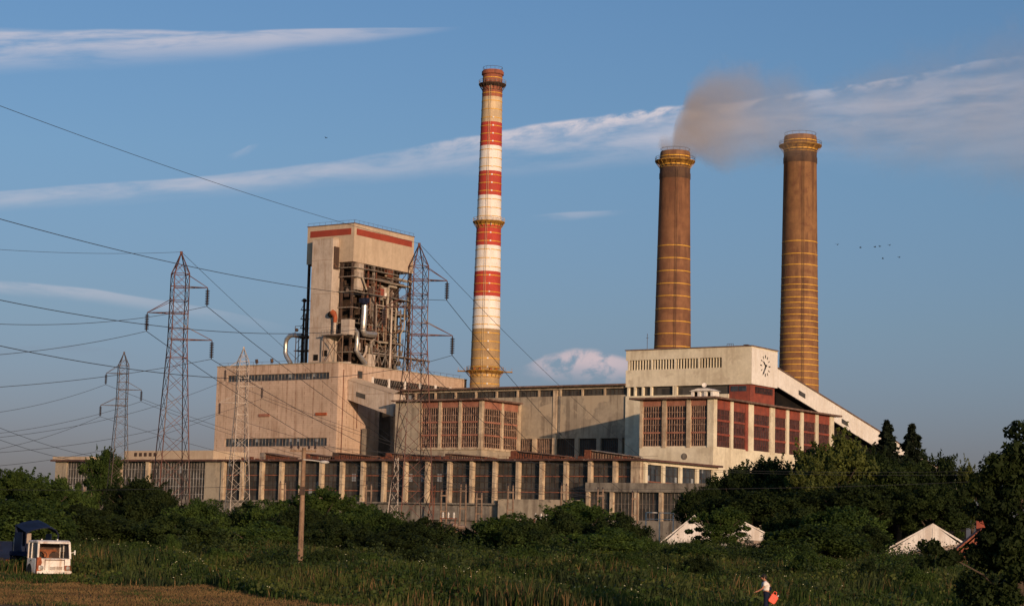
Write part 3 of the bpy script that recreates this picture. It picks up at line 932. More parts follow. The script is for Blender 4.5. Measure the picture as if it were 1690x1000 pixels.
    rr.prism([(va + .02, za + .004), (va + .02, za + .3), (vend, za + s_top * (vend - va) + .3), (vend, za + s_top * (vend - va) + .004)], 'x', ug - 6.3, ug + .25)
    rr.build('gallery_roof', M['roofedge'], gal)
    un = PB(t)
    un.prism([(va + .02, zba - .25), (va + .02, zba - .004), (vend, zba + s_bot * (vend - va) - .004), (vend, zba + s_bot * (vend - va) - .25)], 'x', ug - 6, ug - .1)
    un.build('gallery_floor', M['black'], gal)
    for xa, ya, xb_ in ((1318, 642, 1329), (1389, 689, 1399)):
        a0, z0_ = fv(xa, ya, ug); a1, _z = fv(xb_, ya + 7, ug)
        w_ = PB(t)
        sl = s_top
        zt_ = z0_ - .2
        w_.prism([(a0, zt_ - 1.15), (a1, zt_ - 1.15 + sl * (a1 - a0)), (a1, zt_ + sl * (a1 - a0)), (a0, zt_)], 'x', ug - .02, ug + .05)
        w_.build('gallery_window', M['glass_dark'], gal)
    # legs under the gallery and the dark hall behind it; shade below painted as a black fill
    lg = PB(t)
    for k in (3, 4):
        vv = va + (vend - va) * k / 5
        zz = zba + s_bot * (vv - va) - .2
        lg.beam((ug - 1, vv, GP), (ug - 1, vv, zz), 1.0); lg.beam((ug - 5, vv, GP), (ug - 5, vv, zz), 1.0)
    lg.build('gallery_leg', M['rust_dark'], gal)
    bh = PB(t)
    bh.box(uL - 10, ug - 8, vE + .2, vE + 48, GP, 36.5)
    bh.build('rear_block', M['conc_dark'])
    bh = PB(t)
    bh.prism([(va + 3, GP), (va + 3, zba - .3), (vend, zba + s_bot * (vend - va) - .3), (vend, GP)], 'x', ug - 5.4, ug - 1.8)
    bh.build('gallery_shade_fill', M['black'], gal)  # added fill whose near-black colour stands for shade beneath the gallery
    # small things on the roof
    for nm, lb, x, wpx, hh in (('roof_railing', 'small steel railing on the flat roof left of the clock corner', 1205, 10, 1.1), ('roof_vent', 'squat dark vent on the flat roof above the clock corner', 1232, 5, .6)):
        uu = fu(x, 570, v0 + 5)[0]
        rv = bthing(nm, lb, nm.split('_')[1], uu, v0 + 5)
        q = PB(rv)
        if nm == 'roof_railing':
            for k in range(4): q.beam((uu - .8 + k * .55, v0 + 5, zt + .2), (uu - .8 + k * .55, v0 + 5, zt + .2 + hh), .07)
            q.beam((uu - .8, v0 + 5, zt + .2 + hh), (uu + .85, v0 + 5, zt + .2 + hh), .08)
            q.build('rail', M['rust_dark'])
        else:
            q.box(uu - .4, uu + .4, v0 + 4.6, v0 + 5.4, zt + .2, zt + .2 + hh); q.box(uu - .55, uu + .55, v0 + 4.45, v0 + 5.55, zt + .2 + hh, zt + .35 + hh)
            q.build('cap', M['rust_dark'])
    uu = fu(1068, 580, v0 + 2)[0]
    rv = bthing('antenna_mast', 'thin antenna mast rising from the flat roof left of the middle brick chimney', 'antenna', uu, v0 + 2)
    q = PB(rv); q.tube([(uu, v0 + 2, zt + .2), (uu, v0 + 2, zt + 4.2)], .06, 5); q.tube([(uu - .4, v0 + 2, zt + 3.2), (uu + .4, v0 + 2, zt + 3.2)], .04, 4); q.build('mast', M['rust_dark'])


build_clock()


# ------------------------------------------------------------------ middle hall
def build_hall():
    v0 = 57.6
    t = bthing('turbine_hall', 'long middle hall of blotchy grey concrete with high strip windows under its roof', 'building', -70, 75)
    uL = fu(651, 650, v0)[0]; uR = fu(1033, 650, 57.0)[0] - .02
    zt = fu(1030, 636, v0)[1]
    zw1, zw0 = fu(1000, 641, v0)[1], fu(1000, 652, v0)[1]
    sz1, sz0 = fu(980, 723, v0)[1], fu(980, 745, v0)[1]
    b = PB(t)
    b.box(uL, uR, v0 + .9, v0 + 38, GP, zt)
    b.box(uL, uR, v0, v0 + .899, sz1, zw0)
    b.box(uL, uR, v0, v0 + .899, zw1, zt)
    b.box(uL, uR, v0, v0 + .899, GP, sz0 - 2.5)
    b.build('wall', M['conc'])
    r = PB(t); r.box(uL - 1, uR, v0 - 1.2, v0 + 38.5, zt, zt + .4); r.build('roof', M['roofedge'])
    cols = [fu(x, 650, v0)[0] for x in (685.5, 717, 750, 784, 817.6, 852.5, 888, 923.5, 961, 997.5)]
    step = (cols[-1] - cols[0]) / (len(cols) - 1)
    cols = [cols[0] + i * step for i in range(len(cols))]
    edges = [cols[0] - step] + cols + [cols[-1] + step]
    for i, c in enumerate(cols):
        p = PB(t); p.box(c - .25, c + .25, v0 + .05, v0 + .6, zw0 + .001, zw1 - .001); p.build('mullion_post', M['pillar'])
    for i in range(len(edges) - 1):
        a0 = max(edges[i] + .25, uL + .05); a1 = min(edges[i + 1] - .25, uR - .05)
        if a1 - a0 < 1: continue
        glazed_bay(t, 'u', a0, a1, v0 + .2, 1, zw0 + .02, zw1 - .02, 5, [], M['rust_dark'], M['glass_dark'], .05, depth=.2)
    # lower windows
    xs = (854, 885, 921, 957, 994, 1033)
    px = [fu(x, 735, v0)[0] for x in (848, 882, 915, 952, 988, 1024)]
    for i, c in enumerate(px):
        p = PB(t); p.box(c - .55, c + .55, v0 - .25, v0 + .89, GP, sz1 + (12 if i == 2 else 0) - .002); p.build('pillar', M['pillar' if i < 3 else 'conc'])
    for i in range(len(px) - 1):
        glazed_bay(t, 'u', px[i] + .55, px[i + 1] - .55, v0 + .1, 1, sz0 - 2.4, sz1 - .02, 9, [sz0 + .8], M['mull_pink'] if i < 2 else M['rust_dark'], M['glass_dark'], .12, depth=.3)
    # vertical buttress
    u = fu(923.5, 690, v0)[0]
    p = PB(t); p.box(u - .3, u + .3, v0 - .2, v0 - .002, sz1, zw0); p.build('buttress', M['conc_dark'])


build_hall()


# ------------------------------------------------------------------ glazed projection in the middle
def build_mid():
    v0 = 40.5
    t = bthing('glazed_stair_block', 'concrete block with salmon-topped barred windows projecting from the middle hall', 'building', -75, 46)
    uL = fu(652, 700, v0)[0]; u1 = fu(796, 660, v0)[0]
    zr = fu(795, 660, v0)[1]; zb = 24.4
    vE = 57.6
    b = PB(t)
    ua = fu(691, 700, v0)[0]
    b.box(uL, ua, v0, vE - .003, GP, zr)
    b.box(ua + .002, u1 - .8, v0 + .8, vE - .004, zb, zr - .002)
    b.box(ua + .002, u1, v0 - .003, vE - .002, GP, zb)
    b.build('wall', M['conc'])
    l = PB(t); l.box(ua - .002, u1 + .25, v0 - .3, vE - .002, zb - .5, zb - .003); l.build('ledge', M['pillar'])
    n = 3
    for i in range(n):
        c = ua + .4 + (u1 - ua - .8) * i / n
        p = PB(t); p.box(c - .4, c + .4, v0 - .1, v0 + .79, zb, zr - .002); p.build('pillar', M['pillar'])
        a0, a1 = c + .4, ua + .4 + (u1 - ua - .8) * (i + 1) / n - .4
        glazed_bay(t, 'u', a0, a1, v0, 1, zb + .02, zr - 1.6, 8, [zb + 1.2, zb + 5, zb + 8], M['mull_pink'], M['glass_red'], .13, [(zb + 3.1, .4), (zb + 6.3, .4)], M['salmon'], depth=.3)
        q = PB(t); q.box(a0, a1, v0 + .15, v0 + .79, zr - 1.6, zr - .003); q.build('top_panel', M['salmon'])
    p = PB(t); p.box(u1 - .8, u1 + .1, v0 - .1, v0 + .9, zb, zr - .002); p.build('pillar', M['pillar'])
    vm = (v0 + .9 + vE) / 2
    for a, c in ((vm - .4, vm + .4), (vE - 1.2, vE - .01)):
        p = PB(t); p.box(u1 - .8, u1 + .1, a, c, zb, zr - .002); p.build('pillar', M['pillar'])
    for a0, a1 in ((v0 + .9, vm - .4), (vm + .4, vE - 1.2)):
        glazed_bay(t, 'v', a0, a1, u1, -1, zb + .02, zr - 1.9, 8, [zb + 1.2, zb + 5, zb + 8], M['mull_pink'], M['glass_red'], .13, [(zb + 3.1, .4), (zb + 6.3, .4)], M['salmon'], depth=.3)
        q = PB(t); q.box(u1 - .79, u1 - .15, a0, a1, zr - 1.9, zr - .003); q.build('top_panel', M['salmon'])
    r = PB(t); r.box(uL - .6, u1 + 1.4, v0 - 1.2, vE - 1.3, zr, zr + .4); r.build('roof', M['roofedge'])


build_mid()


# ------------------------------------------------------------------ left beige building
BU0, BU1, BV0, BZ = -154.8, -112.8, 40.0, 46.4


def build_left():
    t = bthing('boiler_house', 'big beige panelled building with two dark window strips under the boiler tower', 'building', -135, 60)
    vE = fv(770, 630, BU1)[0]
    w1 = [fu(375, 632, BV0)[0], fu(543, 620, BV0)[0]]
    wz = [(fu(543, 625.5, BV0)[1], fu(543, 614, BV0)[1]), (fu(538, 736, BV0)[1], fu(538, 722, BV0)[1])]
    b = PB(t)
    b.box(BU0, BU1, BV0 + .8, vE, GP, BZ)
    zs = [GP, wz[1][0], wz[1][1], wz[0][0], wz[0][1], BZ]
    b.box(BU0, BU1, BV0, BV0 + .799, zs[0], zs[1])
    b.box(BU0, BU1, BV0, BV0 + .799, zs[2], zs[3])
    b.box(BU0, BU1, BV0, BV0 + .799, zs[4], zs[5])
    for z0, z1 in ((zs[1], zs[2]), (zs[3], zs[4])):
        b.box(BU0, w1[0], BV0, BV0 + .799, z0 + .001, z1 - .001)
        b.box(w1[1], BU1, BV0, BV0 + .799, z0 + .001, z1 - .001)
    b.build('wall', M['panel'])
    for z0, z1 in wz:
        for k in range(6):
            a0 = w1[0] + (w1[1] - w1[0]) * k / 6 + .05; a1 = w1[0] + (w1[1] - w1[0]) * (k + 1) / 6 - .05
            glazed_bay(t, 'u', a0, a1, BV0, 1, z0 + .02, z1 - .02, 5, [], M['steel_grey'], M['glass_grey'], .11, depth=.3)
    # side window strip with slanted louvres
    va, zt = fv(614, 622, BU1); vb, _ = fv(742, 640, BU1)
    zb_ = fv(614, 634, BU1)[1]
    d = PB(t); d.box(BU1 + .003, BU1 + .06, va, vb, zb_ - 1.6, zt - .2); sw = d.build('side_window', M['black'])
    f = PB(t)
    n = 46
    for k in range(n):
        v = va + (vb - va) * (k + .3) / n
        f.add([(BU1 + .08, v, zt - .3), (BU1 + .35, v + .3, zt - 1.7), (BU1 + .35, v + .5, zt - 1.7), (BU1 + .08, v + .2, zt - .3)], [(0, 1, 2, 3)])
        f.add([(BU1 + .08, v, zt - 1.9), (BU1 + .35, v + .3, zt - 3.1), (BU1 + .35, v + .5, zt - 3.1), (BU1 + .08, v + .2, zt - 1.9)], [(0, 1, 2, 3)])
    f.build('louvre', M['steel_grey'], sw)
    pp = PB(t)
    for k in range(6):
        v = va + (vb - va) * k / 5
        pp.box(BU1 + .05, BU1 + .45, v - .3, v + .3, zb_ - 1.7, zt)
    pp.build('post', M['white_wall'], sw)
    # small window, drain pipe
    v_, z_ = fv(594, 618, BU1)
    q = PB(t); q.box(BU1 + .003, BU1 + .06, v_ - 1.0, v_ + 1.0, z_ - 1, z_ + .9); q.build('small_window', M['glass_dark'])
    v_, z_ = fv(567, 610, BU1)
    q = PB(t); q.tube([(BU1 + .12, v_, 22), (BU1 + .12, v_, z_)], .1, 6); q.build('drain_pipe', M['rust'])
    q = PB(t); q.tube([(BU1 + .15, v_ + 6, 30), (BU1 + .15, v_ + 6, 44)], .08, 6); q.build('drain_pipe', M['rust'])
    # coping + rail
    q = PB(t); q.box(BU0 - .15, BU1 + .15, BV0 - .15, vE + .1, BZ, BZ + .25); q.build('coping', M['conc'])
    q = PB(t)
    for u in np.arange(BU0 + .5, BU1 - 14, 3.0): q.beam((u, BV0 + .4, BZ + .25), (u, BV0 + .4, BZ + 1.0), .05)
    q.beam((BU0 + .5, BV0 + .4, BZ + 1.0), (BU1 - 14, BV0 + .4, BZ + 1.0), .06)
    for v in np.arange(76, vE - 1, 3.0): q.beam((BU1 - .4, v, BZ + .25), (BU1 - .4, v, BZ + 1.1), .06)
    q.beam((BU1 - .4, 76, BZ + 1.1), (BU1 - .4, vE - 2, BZ + 1.1), .06)
    q.build('roof_rail', M['rust_dark'])
    for x, y in ((437, 685), (531, 683)):
        u, z = fu(x, y, BV0)
        q = PB(t); q.box(u - 1.9, u + 1.7, BV0 - .35, BV0 - .003, z - .35, z + .35); q.build('sign_bracket', M['orange'] if x > 500 else M['salmon'])
    for x in (424, 449):
        u = fu(x, 597, BV0 + 2)[0]
        q = PB(t); q.tube([(u, BV0 + 2, BZ + .25), (u, BV0 + 2, BZ + 1.4)], .12, 6); q.lathe([(.05, 0), (.38, .1), (.38, .7), (.05, .95)], 10)
        q2 = PB(t); q2.tube([(u, BV0 + 2, BZ + .25), (u, BV0 + 2, BZ + .9)], .1, 6); q2.tube([(u, BV0 + 2, BZ + .9), (u + .05, BV0 + 1.9, BZ + 1.3), (u, BV0 + 1.8, BZ + 1.9)], .4, 8)
        q2.build('floodlight', M['rust_dark'])
    # inclined gallery from the side wall to the hall
    vg = fv(574, 626, BU1)[0]
    zA, zAb = 42.3, 37.2
    uB = fu(650, 650, vg)[0]; zB, zBb = fu(649, 650, vg)[1], fu(647, 687, vg)[1]
    g = PB(t)
    g.prism([(BU1 + .002, zAb), (uB, zBb), (uB, zB), (BU1 + .002, zA)], 'y', vg, vg + 5)
    gal = g.build('inclined_gallery', M['clad_grey'])
    g = PB(t)
    for a, b_, c in ((vg - .1, vg + 2.5, 0),):
        g.add([(BU1 + .01, vg - .15, zA), (uB, vg - .15, zB), (uB, vg + 2.5, zB + .9), (BU1 + .01, vg + 2.5, zA + .9), (BU1 + .01, vg + 5.15, zA), (uB, vg + 5.15, zB)],
              [(0, 1, 2, 3), (3, 2, 5, 4)])
    g.build('gallery_roof', M['clad'], gal)
    u_, z_ = fu(596, 652, vg)
    g = PB(t)
    sl = (zB - zA) / (uB - BU1)
    g.prism([(u_ - 1.6, z_ - .7 - sl * 1.6), (u_ + 1.4, z_ - .7 + sl * 1.4), (u_ + 1.4, z_ + .5 + sl * 1.4), (u_ - 1.6, z_ + .5 - sl * 1.6)], 'y', vg - .08, vg - .004)
    g.build('gallery_window', M['glass_dark'], gal)
    # recessed dark bay behind the gallery
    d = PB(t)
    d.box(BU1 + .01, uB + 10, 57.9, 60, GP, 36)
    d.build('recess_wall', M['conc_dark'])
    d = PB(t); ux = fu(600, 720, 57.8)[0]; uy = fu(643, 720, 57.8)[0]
    d.box(ux, uy, 57.7, 57.88, GP, 35); d.build('recess_shade_sheet', M['glass_dark'])  # tall dark sheet standing in for the shade of the recess
    d = PB(t); d.beam((BU1 + 1.2, 50, GP), (BU1 + 1.2, 50, 30), .9); d.build('stack_pipe', M['conc_dark'])


build_left()


# ------------------------------------------------------------------ boiler tower on top
def build_tower():
    t = bthing('boiler_tower', 'open boiler tower with beige clad top, red stripe and a maze of pipes', 'tower', -123, 60)
    u1, v0 = -115.8, 48.2
    uL, vE = -131.8, 74.5
    zt, zc = 84.1, 74.0
    zf = BZ + .26
    # clad top
    b = PB(t)
    zcl = fu(512, 438, v0)[1]
    b.box(uL, u1, v0, vE, zc, zt)
    b.box(uL, uL + 3.5, v0 + 1, v0 + 8, zcl, zc - .003)
    b.build('cladding', M['clad'])
    b = PB(t); b.box(uL - .15, u1 + .15, v0 - .15, vE + .15, zt, zt + .22); b.build('roof', M['roofedge'])
    b = PB(t)
    b.box(uL + 1.0, u1 - 1.0, v0 - .06, v0 - .003, zt - 2.9, zt - 1.2)
    b.box(u1 + .003, u1 + .06, v0 + 1.0, vE - 1.0, zt - 2.9, zt - 1.2)
    b.build('stripe', M['stripe_red'])
    b = PB(t)
    for u in np.arange(uL, u1, 2.0): b.beam((u, v0 + .1, zt + .22), (u, v0 + .1, zt + 1.0), .04)
    for v in np.arange(v0, vE, 2.0): b.beam((u1, v, zt + .22), (u1, v, zt + 1.0), .04)
    b.beam((uL, v0 + .1, zt + 1), (u1, v0 + .1, zt + 1), .05); b.beam((u1, v0, zt + 1), (u1, vE, zt + 1), .05)
    b.build('roof_rail', M['rust_dark'])
    # stair tower
    s = PB(t)
    ua, ub = fu(512, 500, v0 - 1.5)[0], fu(553, 500, v0 - 1.5)[0]
    ua, ub = fu(516, 400, v0 - 2.5)[0], fu(549.5, 400, v0 - 2.5)[0]
    z_s = fu(540, 394, v0 - 2.5)[1]
    s.box(ua, ub, v0 - 2.5, v0 + .8, zf, z_s)
    st = s.build('stair_tower', M['clad_grey'])
    s = PB(t); s.box(ua - .1, ub + .1, v0 - 2.6, v0 - .1, z_s, z_s + .25); s.build('stair_roof', M['clad'], st)
    s = PB(t)
    for x, y in ((521, 590), (536, 583)):
        u, z = fu(x, y, v0 - 2.5); s.box(u - .8, u + .8, v0 - 2.56, v0 - 2.504, z - .8, z + .8)
    s.build('hatch', M['black'], st)
    s = PB(t); s.box(ub + .003, ub + .3, v0 - 2.0, v0 - .05, 72, 78); s.build('downpipe', M['rust_dark'], st)
    # boiler core (dark)
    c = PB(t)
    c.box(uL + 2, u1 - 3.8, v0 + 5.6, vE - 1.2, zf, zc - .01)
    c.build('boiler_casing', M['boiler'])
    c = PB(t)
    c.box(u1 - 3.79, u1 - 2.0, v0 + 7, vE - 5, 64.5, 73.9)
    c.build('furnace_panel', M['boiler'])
    # pale corner column and other columns
    c = PB(t); c.box(u1 - 1.9, u1 - .3, v0 + 2.2, v0 + 4.9, 66.8, zc - .004); c.build('corner_cladding', M['clad_grey'])
    colp = [(u1 - .5, v0 + .6), (u1 - .5, v0 + 9.5), (u1 - .5, v0 + 17.5), (u1 - .5, vE - .6), (uL + .5, v0 + .6), (ub + .9, v0 + .7), (u1 - .5, v0 + 5.2), (uL + .5, vE - .6)]
    for i, (u, v) in enumerate(colp):
        c = PB(t); c.box(u - .28, u + .28, v - .28, v + .28, zf, zc - .003)
        c.build('column', M['steel_grey'] if i in (1, 2) else M['rust_dark'])
    # storeys: platforms with railings
    levels = [50.2, 54.0, 58.0, 62.0, 66.2, 70.2, 72.6]
    for i, z in enumerate(levels):
        p = PB(t)
        ext = random.choice((0.0, .5, 1.0))
        p.box(ub + .02, u1 + ext * .4, v0 + .2, v0 + 5.4, z - .2, z + .05)
        p.box(u1 - 3.6, u1 + ext, v0 + 5.41, vE - random.choice((1, 4, 7)), z - .16, z + .05)
        pl = p.build('platform', M['steel_grey'] if i % 2 else M['conc_dark'])
        r = PB(t)
        for u in np.arange(ub + .3, u1, 1.4): r.beam((u, v0 + .3, z), (u, v0 + .3, z + 1.05), .05)
        r.beam((ub + .3, v0 + .3, z + 1.05), (u1, v0 + .3, z + 1.05), .05)
        r.beam((ub + .3, v0 + .3, z + .55), (u1, v0 + .3, z + .55), .04)
        for v in np.arange(v0 + .4, vE - 4, 1.4): r.beam((u1 + ext - .1, v, z), (u1 + ext - .1, v, z + 1.05), .05)
        r.beam((u1 + ext - .1, v0 + .4, z + 1.05), (u1 + ext - .1, vE - 4, z + 1.05), .05)
        r.build('railing', M['rust_dark'] if i % 2 else M['steel_grey'], pl)
        # back side platforms to the left
        if z in (62.0, 66.2, 54.0):
            p = PB(t); wv = 1.8
            p.box(uL - 2.6 if z == 66.2 else uL - 1.4, uL + 2, v0 + 7, v0 + 10, z - .2, z)
            pl2 = p.build('platform', M['rust_dark'])
            r = PB(t)
            a = uL - 2.6 if z == 66.2 else uL - 1.4
            for u in np.arange(a, uL, .8): r.beam((u, v0 + 7, z), (u, v0 + 7, z + 1.1), .06)
            r.beam((a, v0 + 7, z + 1.1), (uL, v0 + 7, z + 1.1), .06)
            r.beam((a, v0 + 7, z), (a + 1.5, v0 + 7, z - 2.0), .15)
            r.build('railing', M['rust_dark'], pl2)
    # cluttered pipework on the open side: verticals, horizontals, elbows, braces
    R = random.Random(11)
    for i in range(54):
        q = PB(t)
        v = R.uniform(v0 + 5.5, vE - 1.5); du = R.uniform(-2.2, .6)
        z0 = R.uniform(zf, 62); L = R.uniform(4, 13)
        z1 = min(z0 + L, 73)
        rr = R.choice((.12, .18, .25, .35))
        dv = R.uniform(-4, 4)
        k = R.random()
        uu = u1 + du
        if k < .45:
            pts = [(uu, v, z0), (uu, v, z1)]
        elif k < .75:
            v2 = min(max(v + dv, v0 + 5.5), vE - 1)
            pts = [(uu, v, z0), (uu, v, z1 - .6), (uu, v + .5 * np.sign(v2 - v), z1), (uu, v2, z1)]
        else:
            pts = [(uu, v, z0), (uu, v, z0 + L * .3), (uu, v + 1.5, z0 + L * .5), (uu, v + 1.5, z1)]
        q.tube(pts, rr, 7)
        q.build('pipe', M[R.choice(('pipe_brown', 'pipe_brown', 'rust_dark', 'steel_grey', 'rust', 'conc'))], smooth=True)
    for i in range(26):
        q = PB(t)
        z = R.uniform(50, 72); a = R.uniform(v0 + 5.5, vE - 10); L = R.uniform(4, 14)
        uu = u1 + R.uniform(-1.5, .8)
        q.tube([(uu, a, z), (uu, min(a + L, vE), z + R.uniform(-.3, .3))], R.choice((.1, .16, .25)), 6)
        q.build('pipe', M[R.choice(('pipe_brown', 'steel_grey', 'conc'))], smooth=True)
    br = PB(t)
    for i in range(26):
        z = R.choice(levels[:-1]); a = R.uniform(v0 + 5.5, vE - 6)
        uu = u1 + R.uniform(-.4, .3)
        br.beam((uu, a, z), (uu, a + R.choice((-3.2, 3.2, 4.5)), z + R.uniform(3, 4)), R.choice((.1, .15, .2)))
    br.build('bracing', M['rust_dark'])
    br = PB(t)
    for i in range(14):
        z = R.choice(levels[:4]); a = R.uniform(v0 + 9, vE - 6)
        uu = u1 + R.uniform(0, .6)
        br.beam((uu, a, z), (uu, a + R.choice((-3.6, 3.6)), z + 3.8), .15)
    for v in (v0 + 7.2, v0 + 9.9, v0 + 12.5, v0 + 15.2):
        br.beam((u1 + .7, v, R.uniform(56, 60)), (u1 + .7, v, R.uniform(62, 66)), .14)
    br.build('bracing', M['steel_grey'])
    for i in range(44):
        z = R.uniform(zf, 71.5); a = R.uniform(v0 + 5.6, vE - 3)
        uu = u1 - 3.7 + R.uniform(0, 3.2); s_ = R.uniform(.4, 1.3)
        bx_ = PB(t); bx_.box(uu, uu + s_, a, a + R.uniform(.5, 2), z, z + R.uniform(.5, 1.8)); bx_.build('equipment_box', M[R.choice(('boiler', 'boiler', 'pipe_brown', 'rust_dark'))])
    for i in range(14):
        z = R.uniform(zf, 70); a = R.uniform(v0 + 5.6, vE - 3)
        uu = u1 - 2.2 + R.uniform(0, 2); s_ = R.uniform(.3, .9)
        bx_ = PB(t); bx_.box(uu, uu + s_, a, a + R.uniform(.5, 1.5), z, z + R.uniform(.5, 1.6)); bx_.build('equipment_box', M[R.choice(('clad_grey', 'rust', 'conc_dark', 'conc_dark'))])
    for i in range(10):
        z = R.uniform(zf, 71); a = R.uniform(v0 + .6, v0 + 5)
        uu = R.uniform(ub + 1, u1 - 1)
        bx_ = PB(t); bx_.box(uu, uu + R.uniform(.5, 1.5), a, a + .5, z, z + R.uniform(.8, 2.2)); bx_.build('equipment_box', M[R.choice(('steel_grey', 'rust_dark', 'boiler'))])
    for x0, x1, y0, y1, mm, pr in ((634, 640, 483, 489, 'white_wall', .4), (627, 633, 476, 488, 'brick_red', .3), (640, 648, 445, 457, 'rust', .2), (632, 642, 474, 492, 'clad_grey', .25)):
        a, za = fv(x0, y0, u1); c_, _z = fv(x1, y0, u1); zb_ = fv(x0, y1, u1)[1]
        q = PB(t); q.box(u1 - 1.2, u1 + pr, a, c_, zb_, za); q.build('panel', M[mm])
    # big shiny elbow duct and other lagged pipes: positions from the photo on the side plane
    def sp(x, y, off=1.2):
        v, z = fv(x, y, u1 + off); return (u1 + off, v, z)

    def fp(x, y, off=1.0):
        u, z = fu(x, y, v0 - off); return (u, v0 - off, z)
    for pts, rr, mm in (([sp(602, 504), sp(600.5, 530), sp(599, 546), sp(601, 550), sp(607, 551.5), sp(619, 552)], .85, 'pipe'),
                        ([sp(584, 543), sp(589, 549), sp(589.5, 565), sp(588, 578), sp(592, 585), sp(600, 597), sp(603, 600)], .62, 'pipe'),
                        ([sp(605, 570), sp(604, 580), sp(600, 588), sp(595, 590)], .35, 'clad_grey'),
                        ([sp(593, 566), sp(593, 578)], .3, 'clad_grey'),
                        ([sp(647, 497, 1.6), sp(645, 560, 1.6), sp(643, 607, 1.6)], .28, 'clad_grey'),
                        ([sp(621, 503, 1.3), sp(620, 558, 1.3)], .16, 'steel_grey'),
                        ([sp(621, 503, 1.3), sp(647, 508, 1.3)], .16, 'clad_grey'),
                        ([sp(650, 507, 1.0), sp(653, 508, 1.0), sp(654, 512, 1.0), sp(651, 545, 1.0)], .22, 'conc'),
                        ([sp(660, 532, .8), sp(663, 538, .8), sp(660, 545, .8), sp(655, 549, .8)], .3, 'pipe_brown'),
                        ([sp(598, 458, .5), sp(605, 478, .5)], .25, 'conc')):
        q = PB(t); q.tube(pts, rr, 12); q.build('pipe', M[mm], smooth=True)
    q = PB(t); a = sp(602, 500); q.box(a[0] - .8, a[0] + .4, a[1] - 1.5, a[1] - .3, a[2], a[2] + 1.1); q.box(a[0] - .6, a[0] + .4, a[1] + .2, a[1] + 1.6, a[2] + .2, a[2] + 1.4); q.box(a[0] - .4, a[0] + .2, a[1] - 1.2, a[1] + 1.0, a[2] - .3, a[2] + .3); q.build('valve_unit', M['denim'])
    # orange burner on its small platform in front
    q = PB(t)
    p0 = fp(545, 552, 2); p1 = fp(568, 553, 2)
    q.box(p0[0] - 1.2, p1[0] + 1.5, v0 - 4.5, v0 + .2, p0[2] - .5, p0[2] - .2)
    pl = q.build('platform', M['steel_grey'])
    q = PB(t); a = fp(552, 551, 3); q.tube([a, (a[0], a[1], a[2] + 3.1)], .42, 10); q.build('duct', M['clad_grey'], smooth=True)
    q = PB(t); q.tube([(a[0], a[1], a[2] + 3.0), (a[0] + .1, a[1], a[2] + 4.3), (a[0] - .5, a[1], a[2] + 5.4), (a[0] - 1.1, a[1], a[2] + 5.8)], [.45, .6, .8, .75], 10); q.build('duct_elbow', M['orange'], smooth=True)
    q = PB(t); q.ball((a[0] - 1.5, a[1], a[2] + 5.2), .85, 10); q.build('fan_housing', M['black'], smooth=True)
    q = PB(t); a2 = fp(566, 545, 2.6); q.box(a2[0] - .2, a2[0] + 2.6, v0 - 3.2, v0 - 1, a2[2] - 1.2, a2[2] + 2.8); q.build('cabinet', M['clad_grey'])
    q = PB(t)
    q.beam((p0[0] - .6, v0 - 3.8, zf), (p0[0] - .6, v0 - 3.8, p0[2] - .5), .22); q.beam((p1[0] + 1, v0 - 3.8, zf), (p1[0] + 1, v0 - 3.8, p0[2] - .5), .22)
    q.beam((p0[0] - .6, v0 - 3.8, zf), (p1[0] + 1, v0 - 3.8, p0[2] - .5), .15); q.beam((p1[0] + 1, v0 - 3.8, zf + 1), (p0[0] - .6, v0 - 3.8, p0[2] - .5), .15)
    q.build('leg_frame', M['post'])
    q = PB(t)
    for u in np.arange(p0[0] - 1.1, p1[0] + 1.4, 1.0): q.beam((u, v0 - 4.4, p0[2] - .2), (u, v0 - 4.4, p0[2] + .9), .05)
    q.beam((p0[0] - 1.1, v0 - 4.4, p0[2] + .9), (p1[0] + 1.4, v0 - 4.4, p0[2] + .9), .06); q.build('railing', M['rust_dark'])
    # looping pipe at the far left
    q = PB(t)
    vv = 52.0

    def lp(x, y):
        u, z = fu(x, y, vv); return (u, vv, z)
    q.tube([lp(500, 554), lp(484, 553), lp(478, 554.5), lp(473, 560), lp(471.5, 568), lp(471, 582), lp(473, 588), lp(480, 600)], .62, 12)
    q.build('loop_pipe', M['pipe'], smooth=True)
    q = PB(t)
    for x0, x1, z0 in ((494, 511, 0), (492, 511, 1)):
        a = lp(x0, 555); b_ = lp(x1, 555)
    q.box(a[0], b_[0] + 1, vv - 1.5, vv + 2.5, a[2] - .5, a[2] - .15)
    q.box(a[0] - .4, b_[0] + 1, vv - 1.2, vv + 2.5, a[2] - 4.1, a[2] - 3.9)
    for k in range(4):
        u = a[0] + .3 + k * 1.0
        q.beam((u, vv - 1.2, zf), (u, vv - 1.2, a[2] - .3), .16)
    for k in range(4):
        z = zf + k * 2.2
        q.beam((a[0] + .3, vv - 1.2, z), (a[0] + 3.2, vv - 1.2, z + 2.2), .1)
    q.tube([(a[0] + 2.0, vv - .3, zf), (a[0] + 2.0, vv - .3, a[2] + 9)], .28, 8)
    for zz_ in (2, 4.5, 7, 9.5): q.box(a[0] + 1.2, a[0] + 3.4, vv - .8, vv + .6, a[2] + zz_, a[2] + zz_ + .15); q.beam((a[0] + 1.3, vv - .7, a[2] + zz_ - 2.4), (a[0] + 3.0, vv - .7, a[2] + zz_), .1)
    q.tube([(a[0] + 3.0, vv - .3, a[2]), (a[0] + 3.0, vv - .3, a[2] + 6)], .4, 8)
    q.ball((a[0] + 2.0, vv - .3, a[2] + 9.6), .6, 8)
    q.ball((a[0] + .3, vv - 1, a[2] + 1.6), .5, 8)
